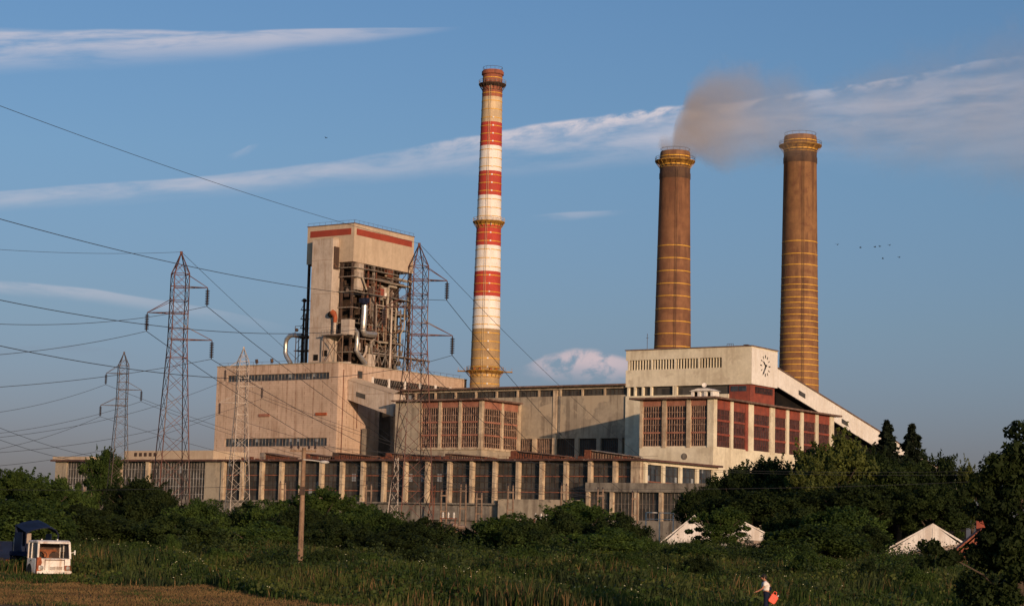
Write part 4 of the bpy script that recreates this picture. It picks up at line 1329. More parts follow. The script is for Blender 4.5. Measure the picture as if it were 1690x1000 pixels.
    q.beam((a[0], vv - 1.3, a[2]), (a[0], vv - 1.3, a[2] + 2.6), .12); q.beam((a[0], vv - 1.3, a[2] + 2.6), (a[0] + 2.4, vv - 1.3, a[2] + 2.6), .12)
    q.build('side_frame', M['rust_dark'])
    # long bottom deck with truss at right
    q = PB(t)
    a = sp(590, 598, .6); b_ = sp(706, 612, .6)
    q.box(u1 - 2, u1 + 1.2, v0 + 8, b_[1], 50.4, 50.7)
    for k in range(9):
        v = v0 + 8 + k * (b_[1] - v0 - 8) / 9; s_ = (b_[1] - v0 - 8) / 9
        q.beam((u1 + 1.1, v, 50.4), (u1 + 1.1, v + s_ / 2, 47.5), .16); q.beam((u1 + 1.1, v + s_ / 2, 47.5), (u1 + 1.1, v + s_, 50.4), .16)
        q.beam((u1 + 1.1, v, zf), (u1 + 1.1, v, 51.8), .12)
    q.beam((u1 + 1.1, v0 + 8, 51.8), (u1 + 1.1, b_[1], 51.8), .07)
    q.build('deck_truss', M['steel_grey'])
    q = PB(t); q.box(u1 - 1, u1 + 1.0, v0 + 6.5, v0 + 9.5, zf, zf + 3.4); q.build('cabinet', M['clad_grey'])
    q = PB(t); q.box(ua - .5, ub + 3, v0 - 3.4, v0 - 2.7, zf, zf + .5); q.box(ub, u1 + .5, v0 - 1.5, v0, zf, zf + .7); q.build('kerb', M['clad_grey'])


build_tower()


# ------------------------------------------------------------------ chimneys
def ring_platform(t, z, r, w_, mat, name='platform', rail_h=1.1, nb=20, mrail=None):
    q = MB(); q.lathe([(r, z - .9), (r + w_ * .55, z - .45), (r + w_, z - .1), (r + w_, z + .1), (r - .02, z + .1)], 40, close=False)
    pl = q.build(name, mat, t)
    q = MB()
    for k in range(nb):
        a = 2 * math.pi * k / nb
        x, y = (r + w_ - .06) * math.cos(a), (r + w_ - .06) * math.sin(a)
        q.beam((x, y, z + .1), (x, y, z + rail_h), .07)
    for zz in (z + rail_h * .55, z + rail_h):
        pts = [((r + w_ - .06) * math.cos(2 * math.pi * k / 32), (r + w_ - .06) * math.sin(2 * math.pi * k / 32), zz) for k in range(33)]
        q.tube(pts, .05, 4, caps=False)
    q.build('railing', mrail or mat, pl)
    q = MB()
    q.lathe([(r - .02, z - 1.95), (r + .06, z - 1.95), (r + .06, z - 1.75), (r - .02, z - 1.75)], 40, close=False)
    for k in range(nb):
        a = 2 * math.pi * (k + .5) / nb
        c, s_ = math.cos(a), math.sin(a)
        q.beam(((r - .08) * c, (r - .08) * s_, z - 1.9), ((r + w_ * .9) * c, (r + w_ * .9) * s_, z - .2), .1)
    q.build('bracket', mat, pl)
    return pl


def add_hoops(t, zs, rad, mat, h=.16, nodules=None):
    for z in zs:
        q = MB(); r = rad(z)
        q.lathe([(r, z - h / 2), (r + .07, z - h / 2), (r + .07, z + h / 2), (r, z + h / 2)], 40, close=False)
        q.build('hoop', mat, t, smooth=False)


def ladder(t, rad, z0, z1, ang_, mat):
    q = MB()
    c, s_ = math.cos(ang_), math.sin(ang_)
    for dx in (-.22, .22):
        a = (rad(z0) + .3) ; b = (rad(z1) + .3)
        q.beam((a * c - dx * s_, a * s_ + dx * c, z0), (b * c - dx * s_, b * s_ + dx * c, z1), .07)
    q.build('ladder', mat, t)


def build_chimneys():
    # striped one
    D = 540.0
    p = at(806, 400, D); x0 = p[0]
    t = thing('striped_chimney', 'very tall slim chimney painted in red and white bands', 'chimney', (x0, D, GP))
    zy = lambda y: at(800 + (640 - y) * 13 / 525, y, D - 3.3)[2] - GP
    ztop = zy(113)
    wd = lambda px, y: px * D / FPX * 1.0
    rb, rtp = wd(49.5, 640) / 2, wd(33.5, 130) / 2
    z640 = zy(640)
    rad = lambda z: rb + (rtp - rb) * (z - z640) / (zy(140) - z640)
    bands = [(700, 3), (542, 1), (488, 0), (447, 1), (404, 0), (363, 1), (321, 0), (281, 1), (239, 0), (200, 5), (156, 4), (113, 4)]
    mats = [M['ch_red'], M['ch_white'], M['ch_tan'], M['ch_conc'], M['ch_top'], M['ch_tan']]
    prof = [(rad(0), 0), (rad(zy(542)), zy(542))]; ms = [3]
    ys = [542, 488, 447, 404, 363, 321, 281, 239, 200, 158, 138]
    mm = [1, 0, 1, 0, 1, 0, 1, 0, 2, 4]
    for y, k in zip(ys[1:], mm):
        prof.append((rad(zy(y)), zy(y))); ms.append(k)
    r = rad(zy(128))
    prof += [(r, zy(121)), (r + .35, zy(120)), (r + .35, zy(115)), (r + .05, zy(114)), (r + .05, ztop), (r - .5, ztop), (r - .5, ztop - 3)]
    ms += [4] * 7
    q = MB(); q.lathe(prof, 48, close=True, mats=ms)
    q.build('shaft', mats, t, smooth=True)
    hy = []
    for a, b, n in ((640, 542, 7), (542, 488, 4), (488, 447, 3), (447, 404, 3), (404, 363, 3), (363, 321, 3), (321, 281, 3), (281, 239, 3), (239, 200, 3), (200, 158, 3), (158, 120, 3)):
        hy += [a + (b - a) * (k + .5) / n for k in range(n)]
    add_hoops(t, [zy(y) for y in hy], rad, M['yellow'], .2)
    q = MB()
    for y in hy[:-5]:
        z = zy(y); rr = rad(z) + .1; a = math.radians(-80)
        q.box(rr * math.cos(a) - .2, rr * math.cos(a) + .2, rr * math.sin(a) - .1, rr * math.sin(a) + .15, z - .2, z + .2)
    q.build('hoop_lug', M['ch_white'], t)
    ring_platform(t, zy(136), rad(zy(136)), 1.1, M['rust_dark'], mrail=M['steel_grey'])
    ring_platform(t, zy(364), rad(zy(364)), 1.1, M['yellow_rust'], mrail=M['ch_tan'])
    ring_platform(t, zy(611), rad(zy(611)), 1.2, M['yellow_rust'])
    q = MB()
    z = zy(612)
    for s_ in (-1, 1):
        if s_ > 0: q = MB()
        q.beam((s_ * rad(z), -.6, z), (s_ * (rad(z) + 3.6), -.6, z + .1), .3, .25); q.beam((s_ * rad(z), .8, z), (s_ * (rad(z) + 3.6), .8, z + .1), .3, .25)
        q.beam((s_ * (rad(z) + 3.4), -.6, z), (s_ * (rad(z) + 3.4), .8, z), .2)
        for k in (1.6, 3.4): q.beam((s_ * (rad(z) + k), -.6, z), (s_ * (rad(z) + k), -.6, z + 1.1), .08)
        q.build('beam_arm', M['yellow_rust'], t)
    q = MB()
    for a in (-2.3, -1.9, -1.2, -.8):
        rr = rad(z) + .35
        q.ball((rr * math.cos(a), rr * math.sin(a), z + .6), .38, 6)
    q.build('warning_lamp', M['orange'], t)
    q = MB()
    for k in range(14):
        a = 2 * math.pi * k / 14; q.beam(((r) * math.cos(a), r * math.sin(a), ztop), (r * math.cos(a), r * math.sin(a), ztop + .9), .06)
    q.tube([(r * math.cos(2 * math.pi * k / 24), r * math.sin(2 * math.pi * k / 24), ztop + .9) for k in range(25)], .05, 4, caps=False)
    q.build('top_railing', M['rust_dark'], t)
    ladder(t, rad, 20, zy(140), math.radians(-100), M['ch_tan'])
    # two brick chimneys
    D = 520.0
    for (xb, yb, xt, yt, wb, wt, lab, hoops, mk, yr) in (
            (1108, 577, 1114.5, 246, 61, 51, 'smoking brown brick chimney behind the clock building with few yellow hoops', [404, 425, 446, 467, 487.5, 508.5, 529.5, 550, 571], 'ch_brick', 262),
            (1317.5, 640, 1321, 220, 65.5, 55, 'brown brick chimney at the right end, the one with many close yellow hoops', [397, 418, 436, 457, 469, 478, 490, 499, 508, 518.5, 529, 539, 550, 560, 571, 581, 592, 601, 612, 623, 634], 'ch_brick2', 240)):
        p = at(xt, yt, D); x0 = p[0]
        t = thing('brick_chimney', lab, 'chimney', (x0, D, GP), 0, 'brown brick chimneys')
        zy = lambda y, xb=xb, yb=yb, xt=xt, yt=yt: at(xb + (yb - y) * (xt - xb) / (yb - yt), y, D - 4.5)[2] - GP
        ztop = zy(yt)
        rb, rtp = wb * D / FPX / 2, wt * D / FPX / 2
        z0_ = zy(yb); z1_ = zy(yt + 60)
        rad = lambda z, rb=rb, rtp=rtp, z0_=z0_, z1_=z1_: rb + (rtp - rb) * min(1.0, (z - z0_) / (z1_ - z0_))
        prof = [(rad(0), 0), (rad(zy(yb)), zy(yb)), (rad(zy(450)), zy(450)), (rad(zy(yt + 46)), zy(yt + 46)), (rad(zy(yt + 45)) + .12, zy(yt + 45)), (rad(z1_) + .12, zy(yt + 36)), (rad(z1_) + .0, zy(yt + 35.5)), (rad(z1_), zy(yt + 22)),
                (rad(z1_) + .45, zy(yt + 20)), (rad(z1_) + .3, zy(yt + 13)), (rad(z1_) + .0, zy(yt + 12)), (rad(z1_) - .05, zy(yt + 2)), (rad(z1_) - .2, ztop), (rad(z1_) - .8, ztop), (rad(z1_) - .8, ztop - 5)]
        ms = [0, 0, 0, 1, 1, 1, 1, 2, 2, 2, 3, 3, 1, 1]
        q = MB(); q.lathe(prof, 56, mats=ms)
        q.build('shaft', [M[mk], M['ch_soot'], M['yellow_rust'], M['ch_brick2']], t, smooth=True)
        add_hoops(t, [zy(y) for y in hoops], rad, M['yellow'], .2)
        zp = zy(yt + 16)
        ring_platform(t, zp, rad(z1_), 1.35, M['yellow_rust'], mrail=M['rust_dark'], nb=22)
        q = MB(); add_hoops(t, [zy(yt + 23), zy(yt + 9)], lambda z: rad(z1_), M['yellow'], .3)
        q = MB(); r = rad(z1_) - .2
        for k in range(14):
            a = 2 * math.pi * k / 14; q.beam(((r) * math.cos(a), r * math.sin(a), ztop), (r * math.cos(a), r * math.sin(a), ztop + .8), .05)
        q.tube([(r * math.cos(2 * math.pi * k / 24), r * math.sin(2 * math.pi * k / 24), ztop + .8) for k in range(25)], .05, 4, caps=False)
        q.build('top_railing', M['rust_dark'], t)
        ladder(t, rad, 20, zy(yt + 30), math.radians(-88), M['rust_dark'])


build_chimneys()


# ------------------------------------------------------------------ lattice pylons
def build_pylon(mat, mirror, name='lattice_pylon'):
    """29 m high lattice tower at the origin. mirror=+1: arms right, left, right from the top; -1: left, right, left"""
    t = thing(name, '', 'pylon')
    H = 29.0
    hw = lambda z: 1.55 - (1.55 - .62) * min(z, 24) / 24 if z <= 24 else .74 + (0.74 - .74) if z <= 26.6 else .74 * (1 - (z - 26.6) / 2.4) + .03
    hw = lambda z: (1.75 - (1.75 - .78) * z / 20) if z <= 20 else (.78 - .04 * (z - 20) / 6.8 if z <= 26.8 else max(.03, .74 * (1 - (z - 26.8) / 2.1)))
    zs = [0]
    z = 0
    while z < 26.7:
        z += 2 * hw(z) * .92
        zs.append(z)
    k = 26.8 / zs[-1]
    zs = [q * k for q in zs] + [27.9, 28.85]
    yaw = math.radians(24)
    ca, sa = math.cos(yaw), math.sin(yaw)

    def P(sx, sy, z):
        h = hw(z)
        x, y = sx * h, sy * h
        return (x * ca - y * sa, x * sa + y * ca, z)
    corners = [(-1, -1), (1, -1), (1, 1), (-1, 1)]
    g = MB()
    for c in corners:
        for a, b in zip(zs[:-1], zs[1:]):
            g.beam(P(*c, a), P(*c, b), .085)
    for i, (a, b) in enumerate(zip(zs[:-1], zs[1:])):
        for j in range(4):
            c, d = corners[j], corners[(j + 1) % 4]
            if b < 28.5:
                g.beam(P(*c, a), P(*d, b), .036)
                g.beam(P(*d, a), P(*c, b), .036)
            if a > 16 and i % 2 == 0 or a < .1 or abs(a - 26.8) < .3:
                g.beam(P(*c, a), P(*d, a), .06)
    g.box(-.12, .12, -.12, .12, 28.8, 29.05)
    g.build('tower_frame', mat, t)
    for (dz, L, sg) in ((3.5, 2.75, 1), (6.1, 3.1, -1), (8.7, 3.4, 1)):
        za = H - dz
        sx = sg * mirror
        q = MB()
        tip = (sx * L, 0, za)
        h = hw(za)
        for sy in (-1, 1):
            q.beam((sx * h * .8, sy * h * .9, za), tip, .075)
            q.beam((sx * h * .8, sy * h * .9, za + 1.35), tip, .055)
        q.beam((-sx * h, h * .9, za), (sx * h, h * .9, za), .09); q.beam((-sx * h, -h * .9, za), (sx * h, -h * .9, za), .09)
        for kx in (.35, .6, .8):
            x = sx * (h + (L - h) * kx)
            w_ = h * .9 * (1 - kx)
            q.beam((x, -w_, za), (x, w_, za), .05)
            q.beam((x, w_, za), (sx * (h + (L - h) * (kx - .22)), -h * .9 * (1 - kx + .22), za), .05)
        arm = q.build('crossarm', mat, t)
        s_ = MB()
        prof = [(.03, 0)]
        zz = -.22
        for k2 in range(9):
            prof += [(.07, zz), (.21, zz - .05), (.235, zz - .09), (.07, zz - .12)]
            zz -= .168
        prof += [(.03, zz - .15)]
        s_.lathe([(r, z) for r, z in prof], 10)
        o = s_.build('insulator_string', M['insul'], arm)
        o.location = tip
    return t


PY = {}


def place_pylon(o, x, y, d, lab, scale_h=None, rz=0.0):
    p = at(x, y, d)
    g = gz(p[0], d)
    sc = (p[2] - g) / 29.0
    o.location = (p[0], d, g)
    o.scale = (sc, sc, sc)
    o.rotation_euler = (0, 0, rz)
    o['label'] = lab
    o['group'] = 'lattice power pylons'
    return o


pyA = build_pylon(M['lattice_red'], 1)
PY['L'] = place_pylon(pyA, 299.5, 416, 180, 'large rusty lattice pylon at left with its foot above the bushes')
PY['C'] = place_pylon(copy_tree(pyA), 692, 402, 185, 'large rusty lattice pylon standing in front of the boiler tower')
pyB = build_pylon(M['lattice_dark'], -1)
PY['S'] = place_pylon(pyB, 205, 581, 290, 'distant dark lattice pylon left of the plant, the leftmost pylon')
pyW = build_pylon(M['lattice_pale'], -1)
PY['W'] = place_pylon(pyW, 402.5, 573, 292, 'pale lattice pylon in front of the beige panelled wall')


def ins_tip(key, arm):                          # world point of the insulator bottom; arm 0..2 from the top
    o = PY[key]
    mir = 1 if key in 'LC' else -1
    dz, L, sg = ((3.5, 2.75, 1), (6.1, 3.1, -1), (8.7, 3.4, 1))[arm]
    return np.array(o.location) + o.scale[0] * np.array([sg * mir * L, 0, 29 - dz - 1.85])


def top_of(key):
    o = PY[key]
    return np.array(o.location) + np.array([0, 0, 29 * o.scale[0]])


def wire(p, q, sag, r, label, group, n=28, name='power_line'):
    p = np.array(p, float); q = np.array(q, float)
    pts = []
    for i in range(n + 1):
        t_ = i / n
        a = p + (q - p) * t_
        a[2] -= 4 * sag * t_ * (1 - t_)
        pts.append(tuple(a))
    m = MB(); m.tube(pts, r, 5, caps=False)
    o = m.build(name, M['wire'], None, smooth=False)
    return tag(o, label, 'power line', group)


WR = 0.024
GW = 'overhead wires of the pylons'
cc_ = ins_tip('C', 0)
wire(at(-150, 118, 100), top_of('C'), .6, .018, 'topmost thin wire sloping from upper left to the tip of the central pylon', GW)
wire(at(-150, 318, 100), ins_tip('C', 0), 1.3, WR, 'wire sloping down from the left past the tip of the left pylon', GW)
wire(at(-150, 462, 100), ins_tip('C', 1), 1.6, WR, 'wire crossing the left pylon beside its single left arm', GW)
wire(at(-150, 535, 100), ins_tip('C', 2), 2.6, WR, 'wire passing just under the lowest arm of the left pylon', GW)
wire(at(-120, 402, 150), top_of('L'), .4, .016, 'thin nearly level wire reaching the tip of the left pylon', GW)
wire(at(-120, 526, 150), ins_tip('L', 0), 1.0, WR, 'nearly level wire hanging to the upper right insulator of the left pylon', GW)
wire(at(-120, 592, 150), ins_tip('L', 1), .5, WR, 'nearly level wire hanging to the left insulator of the left pylon', GW)
wire(at(-120, 645, 150), ins_tip('L', 2), .5, WR, 'nearly level wire hanging to the lower right insulator of the left pylon', GW)
for k, (src, xy, r_, lab) in enumerate((
        (top_of('L'), (760, 800), .016, 'thin wire falling right from the tip of the left pylon'),
        (ins_tip('L', 0), (800, 815), WR, 'wire falling right from the upper insulator of the left pylon'),
        (ins_tip('L', 1), (700, 815), WR, 'wire falling right from the left-side insulator of the left pylon'),
        (ins_tip('L', 2), (830, 825), WR, 'wire falling right from the lowest insulator of the left pylon'),
        (top_of('C'), (1120, 800), .018, 'thin wire falling right from the tip of the central pylon across the chimney'),
        (ins_tip('C', 0), (1040, 820), WR, 'wire falling right from the upper insulator of the central pylon'),
        (ins_tip('C', 1), (960, 815), WR, 'wire falling right from the left-side insulator of the central pylon'),
        (ins_tip('C', 2), (990, 825), WR, 'wire falling right from the lowest insulator of the central pylon'))):
    wire(src, at(xy[0], xy[1], 335), 1.5, r_ * 1.25, lab, GW)
for key, nm in (('S', 'distant dark'), ('W', 'pale')):
    for k, armn in enumerate(('upper left', 'right', 'lower left')):
        p = ins_tip(key, k)
        if key == 'S':
            wire(p, at(-130, 690 + 34 * k, 250), 1.2, .028, 'faint wire running left from the %s insulator of the %s pylon' % (armn, nm), GW)
            wire(p, at(900, 815, 338), 3.0, .028, 'faint wire running right from the %s insulator of the %s pylon' % (armn, nm), GW)
        else:
            wire(p, at(-130, 730 + 22 * k, 225), 2.0, .026, 'faint wire running left from the %s insulator of the %s pylon' % (armn, nm), GW)
            wire(p, at(1000, 825, 338), 1.5, .028, 'faint wire running right from the %s insulator of the %s pylon' % (armn, nm), GW)
for k in range(2):
    wire(at(-120, 652 + k * 26, 200), at(150, 752 + 12 * k, 330), .8, .03, ('upper' if k == 0 else 'lower') + ' of two faint wires slanting down to the low roof at far left', GW)


# ------------------------------------------------------------------ wooden pole
def build_pole():
    D = 119
    p = at(494, 950, D); g = gz(p[0], D)
    t = thing('wooden_pole', 'tall brown wooden utility pole with a crossarm and lamp in front of the annex', 'utility pole', (p[0], D, g))
    H = at(502, 738, D)[2] - g
    q = MB(); q.tube([(0, 0, -.3), (0.01, 0, H * .5), (0, 0, H)], [.19, .16, .125], 12); q.build('post', M['wood'], t, smooth=True)
    q = MB(); q.box(-.85, .75, -.06, .05, H - .28, H - .17); q.build('crossarm', M['wood'], t)
    for x in (-.78, -.35, .3, .68):
        s_ = MB(); s_.lathe([(.02, 0), (.02, .1), (.07, .1), (.09, .16), (.05, .22), (.07, .26), (.02, .3)], 8)
        o = s_.build('insulator', M['insul'], t); o.location = (x, 0, H - .17)
    q = MB(); q.tube([(0, -.14, H - .75), (.5, -.2, H - .78), (1.0, -.2, H - .84), (1.15, -.2, H - .86)], .035, 6); a = q.build('lamp_arm', M['lampgrey'], t)
    q = MB(); q.ball((1.3, -.2, H - .88), .3, 10, (1.0, .5, .36)); q.build('lamp_head', M['lampgrey'], a, smooth=True)
    q = MB(); q.box(-.15, .15, -.24, -.13, H - 2.9, H - 2.4); q.build('junction_box', M['rust_dark'], t)
    return p[0], D, g + H


px_, pd_, ph_ = build_pole()
GL = 'low service wires'
for dx, dz, lab, yy in ((-.78, 0, 'low wire from the outer left insulator of the wooden pole', 0), (.68, 0, 'low wire from the outer right insulator of the wooden pole', 1), (0, -2.3, 'lowest service wire crossing the wooden pole below its lamp', 2)):
    c = (px_ + dx, pd_, ph_ + dz + .1)
    if yy == 2:
        wire(at(-100, 805, 130), c, .25, .012, lab + ', left span', GL)
        wire(c, at(1760, 785, 170), .7, .011, lab + ', right span', GL)
    else:
        wire(c, at(1760, 772 + yy * 6, 170), .9, .010, lab, GL)

# ------------------------------------------------------------------ H poles in the switchyard
def hpole():
    t = thing('switchyard_post', '', 'post')
    for s_ in (-1, 1):
        q = MB(); q.tube([(s_ * .5, 0, -.3), (s_ * .38, 0, 9.5)], [.17, .13], 8); q.build('upright', M['post'], t)
    q = MB(); q.box(-.55, .55, -.09, .09, 8.2, 8.45); q.box(-.55, .55, -.09, .09, 5.2, 5.4); q.build('crossbar', M['post'], t)
    for x in (-.38, .38):
        q = MB(); q.lathe([(.05, 0), (.12, .05), (.05, .15), (.12, .2), (.05, .3), (.03, .4)], 8); o = q.build('insulator', M['insul'], t); o.location = (x, 0, 9.5)
    return t


h0 = hpole()
spots = [(467, 793, 'at the foot of the annex behind the left bushes'), (609, 795, 'half way between the wooden pole and the central pylon'), (733, 804, 'just right of the central pylon foot'), (765, 795, 'tallest post above the rubble'),
         (791, 810, 'short post right of the rubble'), (843, 797, 'in front of the left part of the pale projecting wall'), (931, 797, 'in front of the right part of the pale projecting wall'), (991, 803, 'left post in front of the lower storey windows'),
         (1048, 809, 'right post in front of the lower storey windows'), (136, 800, 'leftmost, in front of the finely glazed hall')]
for i, (x, y, lab) in enumerate(spots):
    o = h0 if i == 0 else copy_tree(h0)
    D = 330 if x > 300 else 345
    p = at(x, y, D); g = gz(p[0], D)
    sc = (p[2] - g) / 9.9
    o.location = (p[0], D, g); o.scale = (1.1, 1.1, sc); o.rotation_euler = (0, 0, .1 * (i % 3))
    o['label'] = 'brown concrete double post ' + lab; o['category'] = 'post'; o['group'] = 'double posts along the annex'


# switchyard lattice debris near the centre pylon foot
def build_masts():
    for i, (x, y, w0, D, lab) in enumerate(((655, 755, 2.2, 322, 'thin leaning lattice mast left of the central pylon foot'), (716, 800, 1.2, 325, 'small rusty lattice mast right of the central pylon foot'))):
        p = at(x, y, D); g = gz(p[0], D); H = p[2] - g
        t = thing('lattice_mast', lab, 'mast', (p[0], D, g))
        q = MB()
        n = 7
        for s_ in (-1, 1):
            q.beam((s_ * w0 / 2 - .6, 0, 0), (s_ * .25, 0, H), .12)
        for k in range(n):
            z0, z1 = H * k / n, H * (k + 1) / n
            f = lambda z, s_: s_ * (w0 / 2 + (.25 - w0 / 2) * z / H) - .6 * (1 - z / H)
            q.beam((f(z0, -1), 0, z0), (f(z1, 1), 0, z1), .07); q.beam((f(z0, 1), 0, z0), (f(z1, -1), 0, z1), .07)
        q.build('mast_frame', M['lattice_pale'] if i == 0 else M['rust'], t)


build_masts()


# ------------------------------------------------------------------ rubble and switchgear before the annex
def build_rubble():
    R = random.Random(5)
    for cx, cy, wd, lab in ((748, 872, 5.0, 'brown heap of rubble in the gap between the bushes'), (360, 838, 4.0, 'low pile of earth and rubble beside the left end of the pillared annex')):
        D = 300
        p = at(cx, cy, D); g = gz(p[0], D)
        t = MB()
        for k in range(46):
            a = R.uniform(0, 6.28); r = wd * math.sqrt(R.random()); s_ = R.uniform(.3, 1.1)
            z = max(0, (1 - r / wd)) * 2.6
            q = [(R.uniform(-1, 1), R.uniform(-1, 1), R.uniform(-1, 1)) for _ in range(3)]
            t.ball((r * math.cos(a), r * math.sin(a) * .6, z), s_, 6, (R.uniform(.6, 1.5), R.uniform(.6, 1.3), R.uniform(.4, .9)))
        o = t.build('rubble_pile', M['rubble'])
        o.location = (p[0], D, g)
        tag(o, lab, 'rubble', 'rubble heaps')
    # white-capped switchgear visible above the bushes
    for i, (x, y, lab) in enumerate(((740, 855, 'small pale insulator rack above the rubble heap'), (893, 857, 'small pale insulator rack above the middle bushes'), (1100, 846, 'pale pipe railing frame at the foot of the lower windows'))):
        D = 285
        p = at(x, y, D); g = gz(p[0], D)
        t = thing('insulator_rack' if i < 2 else 'pipe_railing', lab, 'rack' if i < 2 else 'railing', (p[0], D, g))
        H = p[2] - g
        q = MB()
        q.beam((-1, 0, 0), (-1, 0, H), .15); q.beam((1, 0, 0), (1, 0, H), .15); q.beam((-1.3, 0, H), (1.3, 0, H), .14)
        q.build('stand', M['rust'] if i < 2 else M['lampgrey'], t)
        if i < 2:
            for k in range(3):
                s_ = MB(); s_.lathe([(.05, 0), (.15, .1), (.07, .25), (.15, .35), (.07, .5), (.15, .6), (.05, .9)], 8); o = s_.build('insulator', M['white_wall'], t); o.location = (-.8 + k * .8, 0, H)
        else:
            s_ = MB(); s_.beam((-3, 0, H), (-1, 0, H), .14); s_.beam((-3, 0, 0), (-3, 0, H), .14); s_.beam((-3, 0, H * .8), (1, 0, H * .8), .08); s_.build('side_rail', M['lampgrey'], t)


build_rubble()


# ------------------------------------------------------------------ small houses at right
def house(name, label, D, xa, xb, yapex, xapex, yeL, yeR, rm, wm, depth=9, rz=0.0, group='small houses behind the bushes'):
    pL = at(xa, yeL, D); pR = at(xb, yeR, D); pA = at(xapex, yapex, D)
    x0 = (pL[0] + pR[0]) / 2; g = gz(x0, D)
    t = thing(name, label, 'house', (x0, D, g), rz, group)
    a, b, c = pL[0] - x0, pR[0] - x0, pA[0] - x0
    zl, zr_, za = pL[2] - g, pR[2] - g, pA[2] - g
    q = MB(); q.prism([(a + .3, 0), (b - .3, 0), (b - .3, zr_ - .1), (c, za - .15), (a + .3, zl - .1)], 'y', 0, depth); q.build('wall', wm, t)
    q = MB()
    q.prism([(a, zl - .12), (c, za - .02), (c, za + .10), (a - .1, zl + .02)], 'y', -.05, depth + .4)
    q.prism([(c, za - .02), (b, zr_ - .12), (b + .1, zr_ + .02), (c, za + .10)], 'y', -.05, depth + .4)
    q.build('roof', rm, t)
    return t, (a, b, c, zl, zr_, za)


t1, d1 = house('white_shed', 'white gable-ended shed half hidden by bushes left of the dark tree clump', 205, 1078, 1214, 851, 1146, 905, 905, M['shed_white'], M['shed_wall'], rz=-.09)
q = MB(); a, b, c, zl, zr_, za = d1
q.prism([(a + .4, zl - .1), (b - .4, zr_ - .1), (c, za + .05)], 'y', -.12, -.052); q.build('gable_sheet', M['shed_white'], t1)
q = MB(); q.box(c - 2.2, c - 1.0, -.05, -.002, .9, 1.9); q.build('window', M['glass_dark'], t1)
t2, d2 = house('white_shed', 'smaller white shed whose right roof slope shows between two bushes', 220, 1178, 1290, 853, 1212, 885, 893, M['shed_white'], M['shed_wall'], rz=-.11)
q = MB(); a, b, c, zl, zr_, za = d2
q.prism([(a + .4, zl - .1), (b - .4, zr_ - .1), (c, za + .05)], 'y', -.12, -.052); q.build('gable_sheet', M['shed_white'], t2)
q = MB(); q.box(c + 1.2, c + 2.2, -.05, -.002, .9, 1.8); q.build('window', M['glass_dark'], t2)
t3, d3 = house('white_shed', 'white gabled shed beside the red tiled roof at far right', 170, 1437, 1588, 865, 1539, 921, 895, M['shed_white'], M['shed_wall'], rz=-.21)
q = MB(); a, b, c, zl, zr_, za = d3
q.prism([(a + .4, zl - .1), (b - .4, zr_ - .1), (c, za + .05)], 'y', -.12, -.052); q.beam((c, -.14, zr_ - .2), (c, -.14, za - .3), .05); q.build('gable_sheet', M['shed_white'], t3)
q = MB(); q.box(c - .5, c + .5, -.05, -.002, .4, 1.6); q.build('window', M['glass_dark'], t3)
t4, d4 = house('red_roofed_house', 'house with a red clay tiled roof showing behind the near tree at far right', 150, 1560, 1690, 872, 1622, 925, 925, M['tile'], M['tile'], depth=8, rz=-.2)
q = MB(); q.box(d4[2] - .4, d4[2] + .3, 2, 2.7, d4[5] - .6, d4[5] + .7); q.build('chimney_stack', M['brick_red'], t4)


